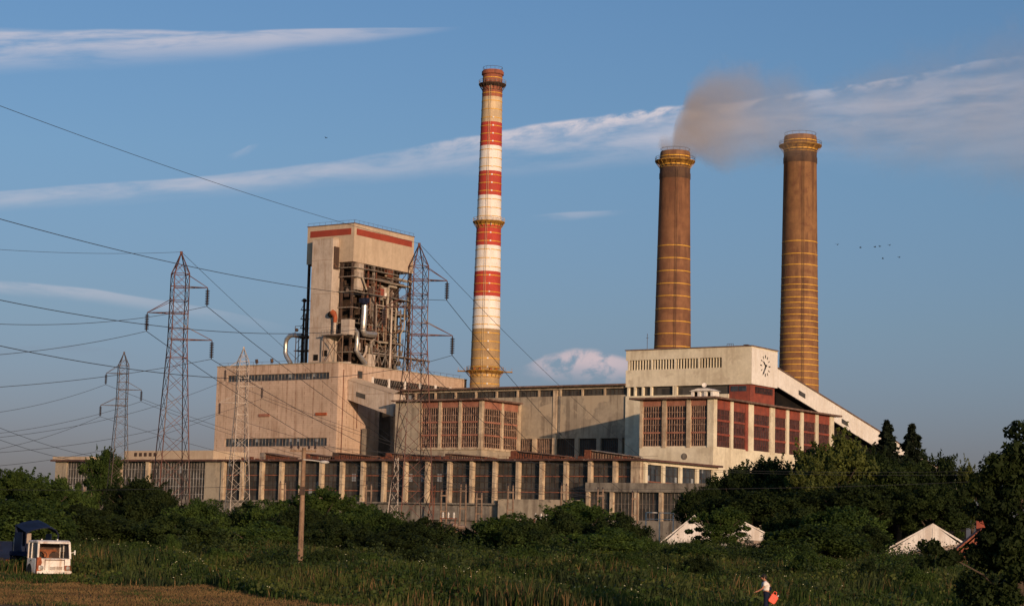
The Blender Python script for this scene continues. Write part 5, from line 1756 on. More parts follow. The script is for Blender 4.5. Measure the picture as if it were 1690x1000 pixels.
# ------------------------------------------------------------------ truck wreck
def build_truck():
    D = 113.0
    p = at(88, 955, D)
    g = gz(p[0], D)
    yaw = math.radians(34)
    t = thing('truck_wreck', 'abandoned white cab-over truck with rusty corner and no windscreen sitting in the grass', 'truck', (p[0], D, g), yaw)
    # local: front faces -y, x to image right. cab 2.05 wide
    W2, L = 1.03, 1.7
    q = MB()
    # lower body shell: front panel slightly raked, rounded corners via bevel
    q.prism([(-.0, .12), (L, .12), (L, 1.02), (.07, 1.02)], 'x', -W2, W2)
    body = q.build('body', M['truck_white'], t, bevel=.07)
    q = MB()
    q.prism([(.02, 1.86), (L, 1.9), (L, 2.03), (.35, 2.06), (.12, 2.0)], 'x', -W2 + .04, W2 - .04)
    q.build('roof', M['truck_white'], t, bevel=.06)
    for s_ in (-1, 1):
        q = MB(); q.beam((s_ * (W2 - .06), .05, 1.0), (s_ * (W2 - .1), .16, 1.9), .09, .11); q.build('windscreen_pillar', M['truck_white'], t)
        q = MB(); q.beam((s_ * (W2 - .05), 1.05, 1.0), (s_ * (W2 - .08), 1.05, 1.88), .08, .1); q.beam((s_ * (W2 - .06), L - .06, 1.0), (s_ * (W2 - .08), L - .06, 1.9), .12, .1); q.build('door_pillar', M['truck_white'], t)
        q = MB(); q.box(s_ * (W2 + .002) - .006, s_ * (W2 + .002) + .006, .25, 1.05, .3, 1.0); d = q.build('door', M['truck_white'], t)
        q = MB(); q.box(s_ * (W2 + .03) - .015, s_ * (W2 + .03) + .015, .9, 1.02, .85, .89); q.build('handle', M['rubber'], d)
    q = MB(); q.box(-W2 + .1, W2 - .1, L - .1, L - .05, 1.021, 1.87); q.build('rear_panel', M['rust_dark'], t)
    for s_ in (-1, 1):
        q = MB(); q.box(s_ * (W2 - .08) - .01, s_ * (W2 - .08) + .01, .22, L - .14, 1.03, 1.86); q.build('side_window', M['glass_grey'], t)
    # interior
    q = MB(); q.box(-.85, .6, 1.3, 1.45, 1.40, 1.52)
    q.prism([(-.12, 1.03), (.15, 1.03), (.15, 1.2), (.35, 1.42), (-.35, 1.42), (-.15, 1.25)], 'y', 1.28, 1.4); q.build('seat', M['truck_in'], t)
    q = MB(); pts = [(-.5 + .2 * math.cos(k * .5236), .45 + .08 * math.sin(k * .5236), 1.22 + .17 * math.sin(k * .5236)) for k in range(13)]; q.tube(pts, .02, 6, caps=False); q.build('steering_wheel', M['rubber'], t)
    # front details (in front of the body plane)
    q = MB()
    q.box(-.52, .60, -.045, -.0, .92, .96)
    for x in (-.55, .62): q.box(x - .012, x + .012, -.03, .0, .35, .98)
    q.build('hood_seam', M['rust'], t)
    q = MB()
    q.box(-.3, .52, -.05, -.002, .36, .56)
    gr = q.build('grille', M['truck_white'], t)
    q = MB()
    for k in range(5): q.box(-.27, .08, -.058, -.051, .385 + k * .035, .4 + k * .035); q.box(.13, .49, -.058, -.051, .385 + k * .035, .4 + k * .035)
    q.build('slot', M['rust_dark'], gr)
    for s_, x in ((-1, -.78), (1, .82)):
        q = MB(); q.box(x - .17, x + .17, -.06, -.002, .33, .62); q2 = q.build('headlight_housing', M['truck_white'] if s_ < 0 else M['truck_rust'], t, bevel=.03)
        q = MB(); q.lathe([(.0, 0), (.12, 0), (.13, .02), (.10, .04), (.0, .055)], 14, close=False); o = q.build('headlight', M['lens'], q2); o.location = (x, -.061, .47); o.rotation_euler = (math.pi / 2, 0, 0)
    q = MB(); q.prism([(-W2 - .03, .14), (-W2 + .26, .14), (-W2 + .2, .5), (-W2 + .28, .8), (-W2 + .2, 1.08), (-W2 - .02, 1.08)], 'y', -.055, .1); q.build('rusted_corner', M['truck_rust'], t)
    q = MB(); q.box(-W2 - .02, W2 + .02, -.14, -.065, .14, .3); q.build('bumper', M['truck_white'], t, bevel=.03)
    q = MB(); q.beam((W2, .1, 1.35), (W2 + .2, .0, 1.4), .03); q.box(W2 + .16, W2 + .22, -.03, .08, 1.25, 1.5); q.build('mirror', M['truck_white'], t)
    for s_ in (-1, 1):
        q = MB(); q.lathe([(.15, -.12), (.40, -.12), (.44, -.06), (.44, .06), (.40, .12), (.15, .12)], 18); o = q.build('wheel', M['rubber'], t); o.location = (s_ * .92, 1.2, .30); o.rotation_euler = (0, math.pi / 2, 0)
    for x in (-.55, .4):
        q = MB(); q.ball((x, .7, 2.09), .05, 8); q.build('marker_lamp', M['truck_white'], t)
    # canopy truck behind
    p = at(66, 955, 117.5)
    g = gz(p[0], 117.5)
    t = thing('canopy_trailer', 'dark blue dropside trailer with a curved tarpaulin canopy behind the white cab', 'trailer', (p[0], 117.5, g), yaw)
    q = MB()
    arc = [(-1.05, 2.6), (-.8, 2.85), (-.2, 3.08), (.35, 3.06), (.8, 2.9), (1.0, 2.55)]
    arc = [(-1.0, 2.35), (-.6, 2.52), (0, 2.66), (.45, 2.70), (.85, 2.55), (1.0, 2.3)]
    inner = [(x * .96, z - .05) for x, z in arc][::-1]
    na = len(arc)
    back = [(x, z + .42) for x, z in arc]
    vs_ = [(x, 0, z) for x, z in arc] + [(x, 2.0, z) for x, z in back] + [(x * .97, 0, z - .05) for x, z in arc] + [(x * .97, 2.0, z - .05) for x, z in back]
    fs_ = []
    for i in range(na - 1): fs_ += [(i, i + 1, na + i + 1, na + i), (2 * na + i + 1, 2 * na + i, 3 * na + i, 3 * na + i + 1), (i + 1, i, 2 * na + i, 2 * na + i + 1), (na + i, na + i + 1, 3 * na + i + 1, 3 * na + i)]
    fs_ += [(0, na, 3 * na, 2 * na), (na - 1, 3 * na - 1, 4 * na - 1, 2 * na - 1)]
    q.add(vs_, fs_)
    q.build('canopy', M['tarp'], t)
    q = MB()
    q.prism([(-1.0, 1.2), (-.97, 1.2), (-.97, 2.35), (-1.0, 2.35)], 'y', .7, 2.0)
    q.prism([(.97, 1.2), (1.0, 1.2), (1.0, 2.3), (.97, 2.3)], 'y', 1.1, 2.0)
    q.box(-.99, -.1, 1.96, 1.99, 1.2, 2.8)
    q.box(-.1, .99, 1.96, 1.99, 1.2, 1.9)
    q.build('side_curtain', M['tarp'], t)
    q = MB()
    for x, zt in ((-1.0, 2.35), (1.0, 2.3)):
        q.beam((x, .0, 1.2), (x, .0, zt), .06)
    for i in range(len(arc) - 1): q.beam((arc[i][0], -.01, arc[i][1] - .02), (arc[i + 1][0], -.01, arc[i + 1][1] - .02), .05)
    q.build('hoop', M['denim'], t)
    q = MB(); q.box(-1.05, 1.05, 0, 3.2, .95, 1.2); q.build('bed', M['blue_body'], t)
    q = MB(); q.box(-.75, -.42, .72, .78, 1.7, 2.3); q.build('plastic_window', M['shed_wall'], t)
    for s_ in (-1, 1):
        q = MB(); q.lathe([(.15, -.12), (.42, -.12), (.46, 0), (.42, .12), (.15, .12)], 18); o = q.build('wheel', M['rubber'], t); o.location = (s_ * .9, 2.2, .46); o.rotation_euler = (0, math.pi / 2, 0)
    # blue dropside cart at the frame edge
    p = at(10, 955, 119)
    g = gz(p[0], 119)
    t = thing('dropside_cart', 'blue dropside cart with a pale upright post at the left edge of the field', 'cart', (p[0], 119, g), yaw)
    q = MB(); q.box(-1.6, 1.0, 0, .06, .72, 1.75); q.box(-1.6, 1.0, 2.0, 2.06, .72, 1.6); q.box(.94, 1.0, .06, 2.0, .72, 1.7); q.box(-1.6, 1.0, .061, 1.999, .66, .74)
    q.build('dropside', M['blue_body'], t)
    q = MB(); q.beam((.32, -.06, .5), (.40, -.06, 2.0), .09); q.build('upright_post', M['truck_white'], t)
    q = MB(); q.box(-1.6, 1.0, .2, .35, .5, .655); q.box(-1.6, 1.0, 1.6, 1.75, .5, .655); q.beam((1.0, 1, .55), (2.0, .8, .4), .1); q.build('chassis', M['rust'], t)
    for s_ in (-1, 1):
        q = MB(); q.lathe([(.12, -.1), (.36, -.1), (.4, 0), (.36, .1), (.12, .1)], 16); o = q.build('wheel', M['rubber'], t); o.location = (-.4, 1.0 + s_ * .95, .4); o.rotation_euler = (math.pi / 2, 0, 0)


build_truck()


# ------------------------------------------------------------------ person
def skinned(name, pts, edges, mat, parent, sub=1, root=0):
    me = bpy.data.meshes.new(name)
    me.from_pydata([p[:3] for p in pts], edges, [])
    me.materials.append(mat)
    o = bpy.data.objects.new(name, me)
    COL.objects.link(o)
    if parent is not None: o.parent = parent
    md = o.modifiers.new('skin', 'SKIN')
    md.use_smooth_shade = True
    sv = me.skin_vertices[0].data
    for i, p in enumerate(pts):
        r = p[3]
        sv[i].radius = (r, r) if not hasattr(r, '__len__') else r
        sv[i].use_root = (i == root)
    ss = o.modifiers.new('sub', 'SUBSURF'); ss.levels = sub; ss.render_levels = sub
    return o


def build_person():
    D = 84.0
    p = at(1264, 948, D)
    g = p[2] - 1.74
    t = thing('person', 'person in white t-shirt and dark navy dungarees with back turned reaching left in the weeds', 'person', (p[0], D, g), 0)
    # facing image-left and away (-x, +y a little). x right, y away
    P = [(.02, 0, .95, .15), (.03, .01, 1.10, .145), (.02, .01, 1.28, .165), (-.02, .0, 1.43, .13), (-.06, -.01, 1.52, .055), (-.08, -.02, 1.60, .085), (-.09, -.02, 1.68, .092),  # 0-6
         (.03, -.09, .90, .095), (-.03, -.12, .50, .062), (.04, -.10, .10, .045), (-.08, -.12, .04, .04),      # near leg 7-10
         (.03, .10, .90, .095), (.06, .13, .50, .062), (.14, .12, .10, .045), (.03, .12, .04, .04),            # far leg 11-14
         (-.04, -.17, 1.40, .062), (-.16, -.20, 1.16, .045), (-.36, -.16, 1.04, .034), (-.44, -.15, 1.01, .034),        # near arm 15-18 hand palm
         (-.05, .17, 1.40, .062), (.06, .25, 1.14, .045), (.12, .16, .95, .034), (.14, .10, .88, .034)]         # far arm 19-22
    E = [(0, 1), (1, 2), (2, 3), (3, 4), (4, 5), (5, 6), (0, 7), (7, 8), (8, 9), (9, 10), (0, 11), (11, 12), (12, 13), (13, 14), (3, 15), (15, 16), (16, 17), (17, 18), (3, 19), (19, 20), (20, 21), (21, 22)]
    for base, d in ((18, (-1, 0)), (22, (.2, -1))):
        bx, by, bz, _ = P[base]
        for k in range(5):
            off = (k - 2) * .018
            L = (.06, .075, .082, .076, .06)[k]
            sx, sy = d
            i0 = len(P)
            P.append((bx + sx * .03 - sy * off, by + sy * .03 + sx * off, bz - .01 + (.02 if k == 0 else 0), .009))
            P.append((bx + sx * (.03 + L * .6) - sy * off * 1.1, by + sy * (.03 + L * .6) + sx * off * 1.1, bz - .03, .008))
            P.append((bx + sx * (.03 + L) - sy * off * 1.1, by + sy * (.03 + L) + sx * off * 1.1, bz - .06, .007))
            E += [(base, i0), (i0, i0 + 1), (i0 + 1, i0 + 2)]
    body = skinned('body', P, E, M['skin'], t, 1)
    # shirt: torso + sleeves
    sh = [(.02, 0, 1.02, .168), (.03, .01, 1.12, .168), (.02, .01, 1.28, .188), (-.02, 0, 1.42, .15), (-.05, 0, 1.48, .085), (-.05, -.20, 1.38, .085), (-.10, -.22, 1.24, .072), (-.04, .20, 1.38, .085), (.02, .25, 1.24, .072)]
    skinned('shirt', sh, [(0, 1), (1, 2), (2, 3), (3, 4), (3, 5), (5, 6), (3, 7), (7, 8)], M['shirt'], t, 2)
    ov = [(.02, 0, .98, .185), (.045, .0, 1.08, .182), (.03, -.095, .88, .125), (-.02, -.125, .50, .095), (.04, -.11, .12, .085), (.03, .105, .88, .125), (.06, .135, .50, .095), (.13, .125, .12, .085)]
    skinned('dungarees', ov, [(0, 1), (0, 2), (2, 3), (3, 4), (0, 5), (5, 6), (6, 7)], M['denim'], t, 2)
    bb = MB(); bb.prism([(-.12, 1.1), (.14, 1.1), (.10, 1.30), (-.02, 1.30)], 'y', -.0, .0) if False else None
    q = MB()
    q.tube([(.17, -.02, 1.1), (.215, -.02, 1.22), (.17, -.08, 1.34), (.02, -.16, 1.45), (-.12, -.12, 1.42)], .022, 6)
    q.tube([(.17, .02, 1.1), (.215, .02, 1.22), (.17, .08, 1.34), (.02, .15, 1.45), (-.12, .12, 1.42)], .022, 6)
    q.build('brace', M['strap'], t, smooth=True)
    q = MB(); q.box(.12, .235, -.11, .11, 1.04, 1.24); q.build('bib_back', M['denim'], t, bevel=.03)
    hd = MB(); hd.ball((-.075, -.015, 1.665), .118, 14, (1.0, .92, .95)); hd.ball((-.03, -.015, 1.63), .1, 12, (.9, .9, 1.0)); hd.build('hair', M['hair'], t, smooth=True)
    fc = MB(); fc.ball((-.135, -.02, 1.61), .075, 12, (.85, .8, 1.15)); fc.ball((-.21, -.02, 1.60), .018, 6, (1, .8, 1.3)); fc.ball((-.19, -.02, 1.56), .02, 6, (.8, 1.4, .4)); fc.build('face', M['skin'], t, smooth=True)
    fe = MB(); fe.ball((-.195, -.05, 1.635), .012, 6); fe.ball((-.195, .01, 1.635), .012, 6); fe.build('eye', M['hair'], t)
    er = MB(); er.ball((-.075, -.125, 1.60), .03, 8, (.7, .4, 1.1)); er.build('ear', M['skin'], t, smooth=True)
    # red can hanging behind
    pc = at(1277, 986, D - .1)
    c = thing('red_canister', 'bright red plastic canister hanging behind the person', 'canister', tuple(pc), 0)
    c.rotation_euler = (0, math.radians(-52) + math.pi, 0)
    c.rotation_euler = (0, math.radians(32), 0)
    q = MB(); q.prism([(-.14, .14), (-.17, .08), (-.17, -.2), (-.12, -.25), (.12, -.25), (.17, -.2), (.17, .1), (.05, .15)], 'y', -.09, .09); q.build('can_body', M['redcan'], c, bevel=.025)
    q = MB(); q.tube([(-.13, 0, .13), (-.12, 0, .25), (-.02, 0, .26), (.03, 0, .15)], .022, 7); q.build('handle', M['redcan'], c, smooth=True)
    q = MB(); q.lathe([(.035, .14), (.035, .2), (.02, .21)], 10, cx=.11); q.build('cap', M['lampgrey'], c)


build_person()


# ------------------------------------------------------------------ birds
def build_birds():
    m = MB()
    proto = None
    for i, (x, y, lab) in enumerate(((1382, 404, 'leftmost black bird of the small flock right of the tall brick chimney'), (1420, 409, 'black bird second from the left in the small flock'), (1452, 407, 'upper black bird at the right end of the flock'), (1468, 405, 'rightmost black bird of the small flock'),
                                     (1457, 427, 'lowest black bird beneath the right end of the flock'), (1444, 408, 'black bird in the middle of the row of birds'), (1484, 425, 'lone black bird flying below and right of the flock'), (538, 228, 'lone black bird high in the sky left of the striped chimney'))):
        p = at(x, y, 300)
        if proto is None:
            proto = thing('bird', '', 'bird')
            q = MB(); q.tube([(-.28, 0, 0), (-.1, 0, .02), (.12, 0, .03), (.26, 0, .05), (.32, 0, .05)], [.02, .09, .1, .07, .02], 8); q.build('body', M['bird'], proto)
            for s_ in (-1, 1):
                q = MB(); q.add([(.12, s_ * .05, .04), (-.1, s_ * .05, .03), (-.15, s_ * .4, .22), (.08, s_ * .4, .24), (-.1, s_ * .8, .12)], [(0, 1, 2, 3), (3, 2, 4)]); q.build('wing', M['bird'], proto)
            o = proto
        else:
            o = copy_tree(proto)
        o.location = tuple(p); o.scale = (.6, .6, .6); o.rotation_euler = (0, 0, random.uniform(-.8, .8)); o['label'] = lab; o['category'] = 'bird'; o['group'] = 'birds in the sky'


build_birds()


# ------------------------------------------------------------------ foliage
def leaf_mesh(name, P, Nrm, size, mat, aspect=1.6, mats=None, midx=None, extra=None):
    """P (n,3) leaf centres, Nrm (n,3) normals -> diamond shaped leaves folded slightly"""
    n = len(P)
    a = rng.normal(size=(n, 3))
    t1 = np.cross(Nrm, a); t1 /= np.linalg.norm(t1, axis=1)[:, None] + 1e-9
    t2 = np.cross(Nrm, t1)
    s = (size * rng.uniform(.6, 1.3, n))[:, None]
    v0 = P - t1 * s * aspect / 2
    v1 = P + t2 * s * .5 + Nrm * s * .08
    v2 = P + t1 * s * aspect / 2
    v3 = P - t2 * s * .5 + Nrm * s * .08
    vs = np.stack([v0, v1, v2, v3], 1).reshape(-1, 3)
    idx = np.arange(n * 4, dtype=np.int32)
    me = bpy.data.meshes.new(name)
    me.vertices.add(n * 4)
    me.vertices.foreach_set('co', vs.astype(np.float32).ravel())
    me.loops.add(n * 4)
    me.loops.foreach_set('vertex_index', idx)
    me.polygons.add(n)
    me.polygons.foreach_set('loop_start', np.arange(0, n * 4, 4, dtype=np.int32))
    for q in (mats or [mat]): me.materials.append(q)
    if midx is not None:
        me.polygons.foreach_set('material_index', midx.astype(np.int32))
    me.update(calc_edges=True)
    return me


def crown_points(n, rx, ry, rz, nclump, cr, squash=.75, low=-.75):
    """clumpy crown: clump centres in an ellipsoid shell, leaves round each"""
    c = rng.normal(size=(nclump, 3)); c /= np.linalg.norm(c, axis=1)[:, None]
    c[:, 2] = np.where(c[:, 2] < low, -c[:, 2] * .5, c[:, 2])
    rad = rng.uniform(.35, 1.0, nclump) ** .6
    c = c * rad[:, None] * np.array([rx, ry, rz]) * .86
    w_ = rng.integers(0, nclump, n)
    d = rng.normal(size=(n, 3)); d /= np.linalg.norm(d, axis=1)[:, None]
    rr = cr * rng.uniform(.35, 1.1, nclump)
    off = d * (rr[w_] * rng.uniform(.55, 1.05, n))[:, None] * np.array([1, 1, squash])
    return c[w_] + off, d


def make_tree(name, cat, kind, leafmat, rx, rz, trunk_h, nleaf, size, nclump=46, cr=None, weep=0.0):
    """unit tree, base at z=0; kind broad|bush|spruce"""
    t = thing(name, '', cat)
    if kind == 'spruce':
        H = rz
        k = 34
        Ps, Ns = [], []
        for i in range(k):
            f = i / (k - 1)
            z = H * (.08 + .9 * f)
            R_ = rx * (1 - f) ** .85 * random.uniform(.8, 1.15) + .12
            nb = 11 if f < .8 else 6
            for b in range(nb):
                a = random.uniform(0, 6.283)
                L = R_ * random.uniform(.55, 1.1)
                m = max(6, int(nleaf / (k * nb) * (L / rx + .2) * 1.6))
                s = rng.uniform(.1, 1, m)
                x = np.cos(a) * L * s; y = np.sin(a) * L * s
                zz = z - s * L * .28 + s * s * L * .18 + rng.normal(0, .05, m) - rng.uniform(0, .22, m)
                spread = (.22 * (1 - s) + .10) * L * .6
                x = x + rng.normal(0, 1, m) * spread * .5; y = y + rng.normal(0, 1, m) * spread * .5
                Ps.append(np.stack([x, y, zz], 1))
        P = np.concatenate(Ps)
        N = rng.normal(size=P.shape); N[:, 2] += .6; N /= np.linalg.norm(N, axis=1)[:, None]
        me = leaf_mesh('crown', P, N, size, leafmat, 2.2)
        trz = H * .95; tr = .16
    else:
        cz = trunk_h + rz
        P, N = crown_points(nleaf, rx, rx, rz, nclump, cr or rx * .42)
        if kind == 'bush':
            P[:, 2] = np.where(P[:, 2] < -rz * .9, -P[:, 2] * .6, P[:, 2])
        P[:, 2] += cz
        P[:, 2] -= weep * np.hypot(P[:, 0], P[:, 1])
        P[:, 2] = np.maximum(P[:, 2], rng.uniform(0, .4, len(P)))
        ns, nl_ = 70, 34
        pick = rng.choice(np.argsort(-(P[:, 2] + .5 * np.hypot(P[:, 0], P[:, 1])))[:len(P) // 3], ns)
        base_ = P[pick]
        out_ = base_ * np.array([1, 1, 0]) / (np.hypot(base_[:, 0], base_[:, 1])[:, None] + .1) * .45 + np.array([0, 0, 1.0]) + rng.normal(0, .25, (ns, 3))
        L_ = rng.uniform(.35, 1.0, ns) * rz * .30
        tt_ = rng.uniform(0, 1, (ns, nl_))
        SP = base_[:, None, :] + out_[:, None, :] * (L_[:, None] * tt_)[:, :, None] + rng.normal(0, 1, (ns, nl_, 3)) * (.13 * (1.15 - tt_))[:, :, None]
        P = np.concatenate([P, SP.reshape(-1, 3)])
        N = np.concatenate([N, rng.normal(0, 1, (ns * nl_, 3))])
        N /= np.linalg.norm(N, axis=1)[:, None]
        # stray sprigs
        N2 = N + rng.normal(0, .75, N.shape); N2 /= np.linalg.norm(N2, axis=1)[:, None]
        me = leaf_mesh('crown', P, N2, size, leafmat, 1.7)
        trz = cz; tr = .09 + .035 * rz
    o = bpy.data.objects.new('crown', me); COL.objects.link(o); o.parent = t
    q = MB()
    q.tube([(0, 0, -.3), (.05 * rx, .03, trz * .4), (0, 0, trz * .75), (.04, 0, trz)], [tr * 1.4, tr, tr * .65, tr * .25], 8)
    if kind != 'spruce':
        for i in range(7):
            a = i * 2.4; z0 = trz * random.uniform(.35, .7)
            q.tube([(0, 0, z0), (rx * .35 * math.cos(a), rx * .35 * math.sin(a), z0 + rz * .45), (rx * .7 * math.cos(a), rx * .7 * math.sin(a), z0 + rz * .8)], [tr * .5, tr * .3, tr * .1], 5)
    q.build('trunk', M['bark'], t)
    return t


PROT = {}
USED = set()
# unit prototypes; placed with scale so that crown spans height H and half width w
specs = {
    'bush1': ('bush', 'bush', 'bush', 'leaf_a', 3.0, 2.2, .2, 24000, .12, 90, .85),
    'bush2': ('bush', 'bush', 'bush', 'leaf_b', 3.0, 2.2, .2, 24000, .12, 80, .9),
    'bush3': ('bush', 'bush', 'bush', 'leaf_a', 2.6, 2.4, .2, 20000, .13, 50, .8),
    'tree1': ('broadleaf_tree', 'tree', 'broad', 'leaf_b', 3.2, 3.0, .8, 26000, .12, 110, .8),
    'tree2': ('broadleaf_tree', 'tree', 'broad', 'leaf_c', 3.0, 3.2, .8, 22000, .13, 80, .75),
    'tree3': ('broadleaf_tree', 'tree', 'broad', 'leaf_a', 3.0, 3.4, .6, 24000, .12, 90, .75),
    'spruce': ('spruce_tree', 'spruce', 'spruce', 'needle', 2.3, 9.0, 0, 15000, .15, 0, None),
}
for k, (nm, cat, kd, lm, rx, rz, th, nl, sz, nc, cr) in specs.items():
    _t = make_tree(nm, cat, kd, M[lm], rx, rz, th, nl, sz, nc or 10, cr)
    _me = [c for c in _t.children if c.name.startswith('crown')][0].data
    _co = np.empty(len(_me.vertices) * 3, np.float32); _me.vertices.foreach_get('co', _co); _co = _co.reshape(-1, 3)
    PROT[k] = (_t, float(np.percentile(np.abs(_co[:, 0]), 97.5)), float(np.percentile(_co[:, 2], 99.5)), cat)


def put(key, x, ytop, wpx, D, lab, grp, base=None):
    proto, rx, H0, cat = PROT[key]
    if key in USED: o = copy_tree(proto)
    else: o = proto; USED.add(key)
    if grp == GB and D >= 140: wpx *= 1.12
    p = at(x, ytop, D); g = gz(p[0], D) if base is None else base
    H = max(1.0, p[2] - g)
    w_ = wpx / 2 * D / FPX
    sxy = w_ / rx
    o.location = (p[0], D, g)
    o.scale = (sxy, sxy, H / H0)
    o.rotation_euler = (0, 0, random.uniform(0, 6.28))
    o['label'] = lab; o['category'] = cat; o['group'] = grp
    return o


GB = 'bushes along the back of the field'
GT = 'trees in front of the right end of the plant'
vegs = [
    # left mass
    ('tree3', 8, 770, 90, 150, 'broadleaf tree at the extreme left edge', GB), ('tree3', 60, 782, 100, 158, 'leafy tree second from the left edge, behind the blue canopy', GB), ('bush1', 108, 792, 90, 165, 'bush below the left corner of the annex', GB),
    ('bush1', 30, 828, 150, 140, 'wide bush behind the blue cart', GB), ('bush2', 120, 836, 130, 146, 'wide bush right of the blue canopy', GB),
    ('bush2', 176, 830, 80, 168, 'bush in front of the finely glazed hall, left of its tallest tree', GB), ('tree1', 228, 792, 90, 172, 'dark tree between the two left pylons', GB), ('bush2', 262, 812, 100, 165, 'dark bush right behind the foot of the large left pylon', GB),
    ('bush1', 315, 826, 90, 160, 'bush right of the foot of the large left pylon', GB), ('bush2', 200, 852, 130, 150, 'low dark bush in front of the left trees', GB), ('bush2', 300, 850, 120, 146, 'low dark bush ahead of the left rubble pile', GB),
    ('bush1', 352, 846, 80, 170, 'small bush under the rubble at the annex end', GB),
    # middle left
    ('bush2', 408, 832, 90, 168, 'bush below the pale pylon', GB), ('bush1', 455, 828, 90, 164, 'bush left of the wooden pole', GB), ('tree3', 528, 808, 92, 170, 'tallest bushy tree right of the wooden pole', GB),
    ('bush2', 500, 836, 110, 158, 'bush directly behind the wooden pole', GB), ('bush1', 585, 834, 90, 165, 'rounded bush left of the central pylon foot', GB), ('bush2', 560, 858, 110, 150, 'low dark bush right of the pole foot', GB), ('bush1', 420, 862, 120, 150, 'low bush left of the pole foot', GB),
    ('bush1', 632, 846, 80, 162, 'bush in front of the leaning mast', GB), ('bush2', 690, 856, 100, 158, 'bush hiding the foot of the central pylon', GB), ('bush2', 640, 876, 110, 146, 'low bush below the central pylon', GB),
    # gap then middle right
    ('bush2', 776, 874, 50, 170, 'small bush right of the rubble heap', GB), ('bush3', 838, 850, 80, 165, 'bush below the pale projecting wall', GB), ('bush2', 880, 860, 90, 160, 'dark bush beneath the pale insulator rack', GB),
    ('tree3', 962, 828, 96, 168, 'tallest bush in the middle, left of the white sheds', GB), ('bush2', 920, 846, 90, 162, 'dark bush left of the tallest middle bush', GB), ('bush2', 1022, 850, 84, 160, 'broad bush just left of the white gable shed', GB), ('bush1', 985, 872, 120, 150, 'low bush in front of the tallest middle bush', GB),
    ('bush3', 1066, 888, 40, 155, 'small bush overlapping the left slope of the white shed', GB),
    # around sheds
    ('bush1', 1122, 897, 60, 150, 'bush in front of the white gable shed', GB), ('tree3', 1186, 838, 74, 175, 'bushy tree between the two white sheds', GB), ('bush1', 1165, 898, 90, 145, 'low bush beneath the gap between the white sheds', GB), ('bush3', 1245, 906, 50, 150, 'small bush covering the wall of the smaller white shed', GB),
    ('bush2', 1322, 838, 96, 180, 'big dark bush right of the smaller white shed', GB), ('bush1', 1395, 840, 120, 172, 'big green bush left of the third white shed', GB), ('bush1', 1345, 868, 140, 160, 'wide low bush between the white sheds', GB), ('bush2', 1425, 868, 70, 165, 'dark bush touching the third white shed', GB),
    ('bush3', 1300, 900, 80, 148, 'low bush behind the person', GB),
    ('bush1', 235, 896, 46, 132, 'small leafy shrub in the weeds right of the truck', GB),
    ('bush3', 282, 884, 26, 128, 'narrow pale shrub in the weeds under the left pylon', GB),
    ('bush2', 150, 888, 60, 138, 'dark shrub in the weeds beside the truck', GB),
    ('bush1', 372, 905, 60, 126, 'low shrub in the weeds left of the pole foot', GB),
    ('bush2', 545, 906, 70, 124, 'low dark shrub in the weeds right of the pole foot', GB),
    ('bush1', 620, 914, 56, 118, 'shrub in the weeds below the central pylon', GB),
    ('bush2', 690, 905, 64, 128, 'dark shrub in the weeds left of the rubble gap', GB),
    ('bush1', 735, 925, 50, 112, 'near shrub in the weeds below the rubble gap', GB),
    ('bush1', 870, 906, 80, 126, 'low shrub in the middle of the weeds', GB),
    ('bush2', 950, 922, 60, 114, 'near dark shrub in the middle weeds', GB),
    ('bush1', 1030, 912, 70, 122, 'low shrub in the weeds before the white sheds', GB),
    ('bush2', 1150, 918, 70, 118, 'near shrub left of the person', GB),
    ('bush1', 1350, 912, 80, 124, 'low shrub in the weeds right of the person', GB),
    ('bush2', 1440, 928, 70, 112, 'near dark shrub in the weeds before the third shed', GB),
    ('bush1', 1520, 936, 60, 106, 'nearest shrub at lower right', GB),
    # right trees
    ('tree1', 1160, 806, 74, 240, 'dark tree at the left end of the right tree clump', GT), ('tree1', 1210, 778, 84, 245, 'dark rounded tree below the white base wall', GT), ('tree1', 1262, 760, 110, 250, 'dark rounded tree under the red windows', GT),
    ('tree1', 1310, 775, 100, 240, 'dark tree left of the sunlit tree', GT), ('tree2', 1378, 722, 120, 235, 'tallest sunlit yellow-green tree before the red building', GT), ('tree2', 1345, 765, 90, 228, 'lower sunlit tree left of the tallest one', GT),
    ('tree1', 1430, 745, 90, 240, 'dark tree between the sunlit tree and the spruces', GT), ('spruce', 1464, 698, 104, 245, 'left and taller one of the two pointed spruces', GT), ('spruce', 1506, 704, 100, 250, 'right one of the two pointed spruces', GT),
    ('tree1', 1480, 764, 120, 235, 'dark tree mass below the two spruces', GT), ('tree1', 1441, 752, 60, 243, 'dark tree tucked against the left spruce', GT), ('tree1', 1528, 775, 70, 243, 'dark tree tucked against the right spruce', GT), ('tree1', 1552, 754, 90, 240, 'rounded tree right of the spruces', GT), ('tree1', 1540, 800, 110, 225, 'dark tree above the third white shed', GT), ('tree1', 1240, 812, 130, 225, 'dark tree mass behind the smaller white shed', GT),
    ('tree1', 1400, 800, 130, 220, 'dark tree mass above the big green bush', GT), ('tree2', 1605, 770, 60, 235, 'pale-leaved tree behind the near tree at right', GT), ('tree1', 1184, 822, 74, 228, 'dark tree directly behind the white gable shed', GT), ('tree1', 1320, 812, 120, 222, 'dark tree mass right above the big dark bush', GT),
]
for v_ in vegs: put(*v_)
# thin tree in front of the finely glazed hall
o = put('tree3', 168, 744, 60, 300, 'slender tree whose crown tops the roof of the finely glazed hall', 'trees in front of the left end of the plant')


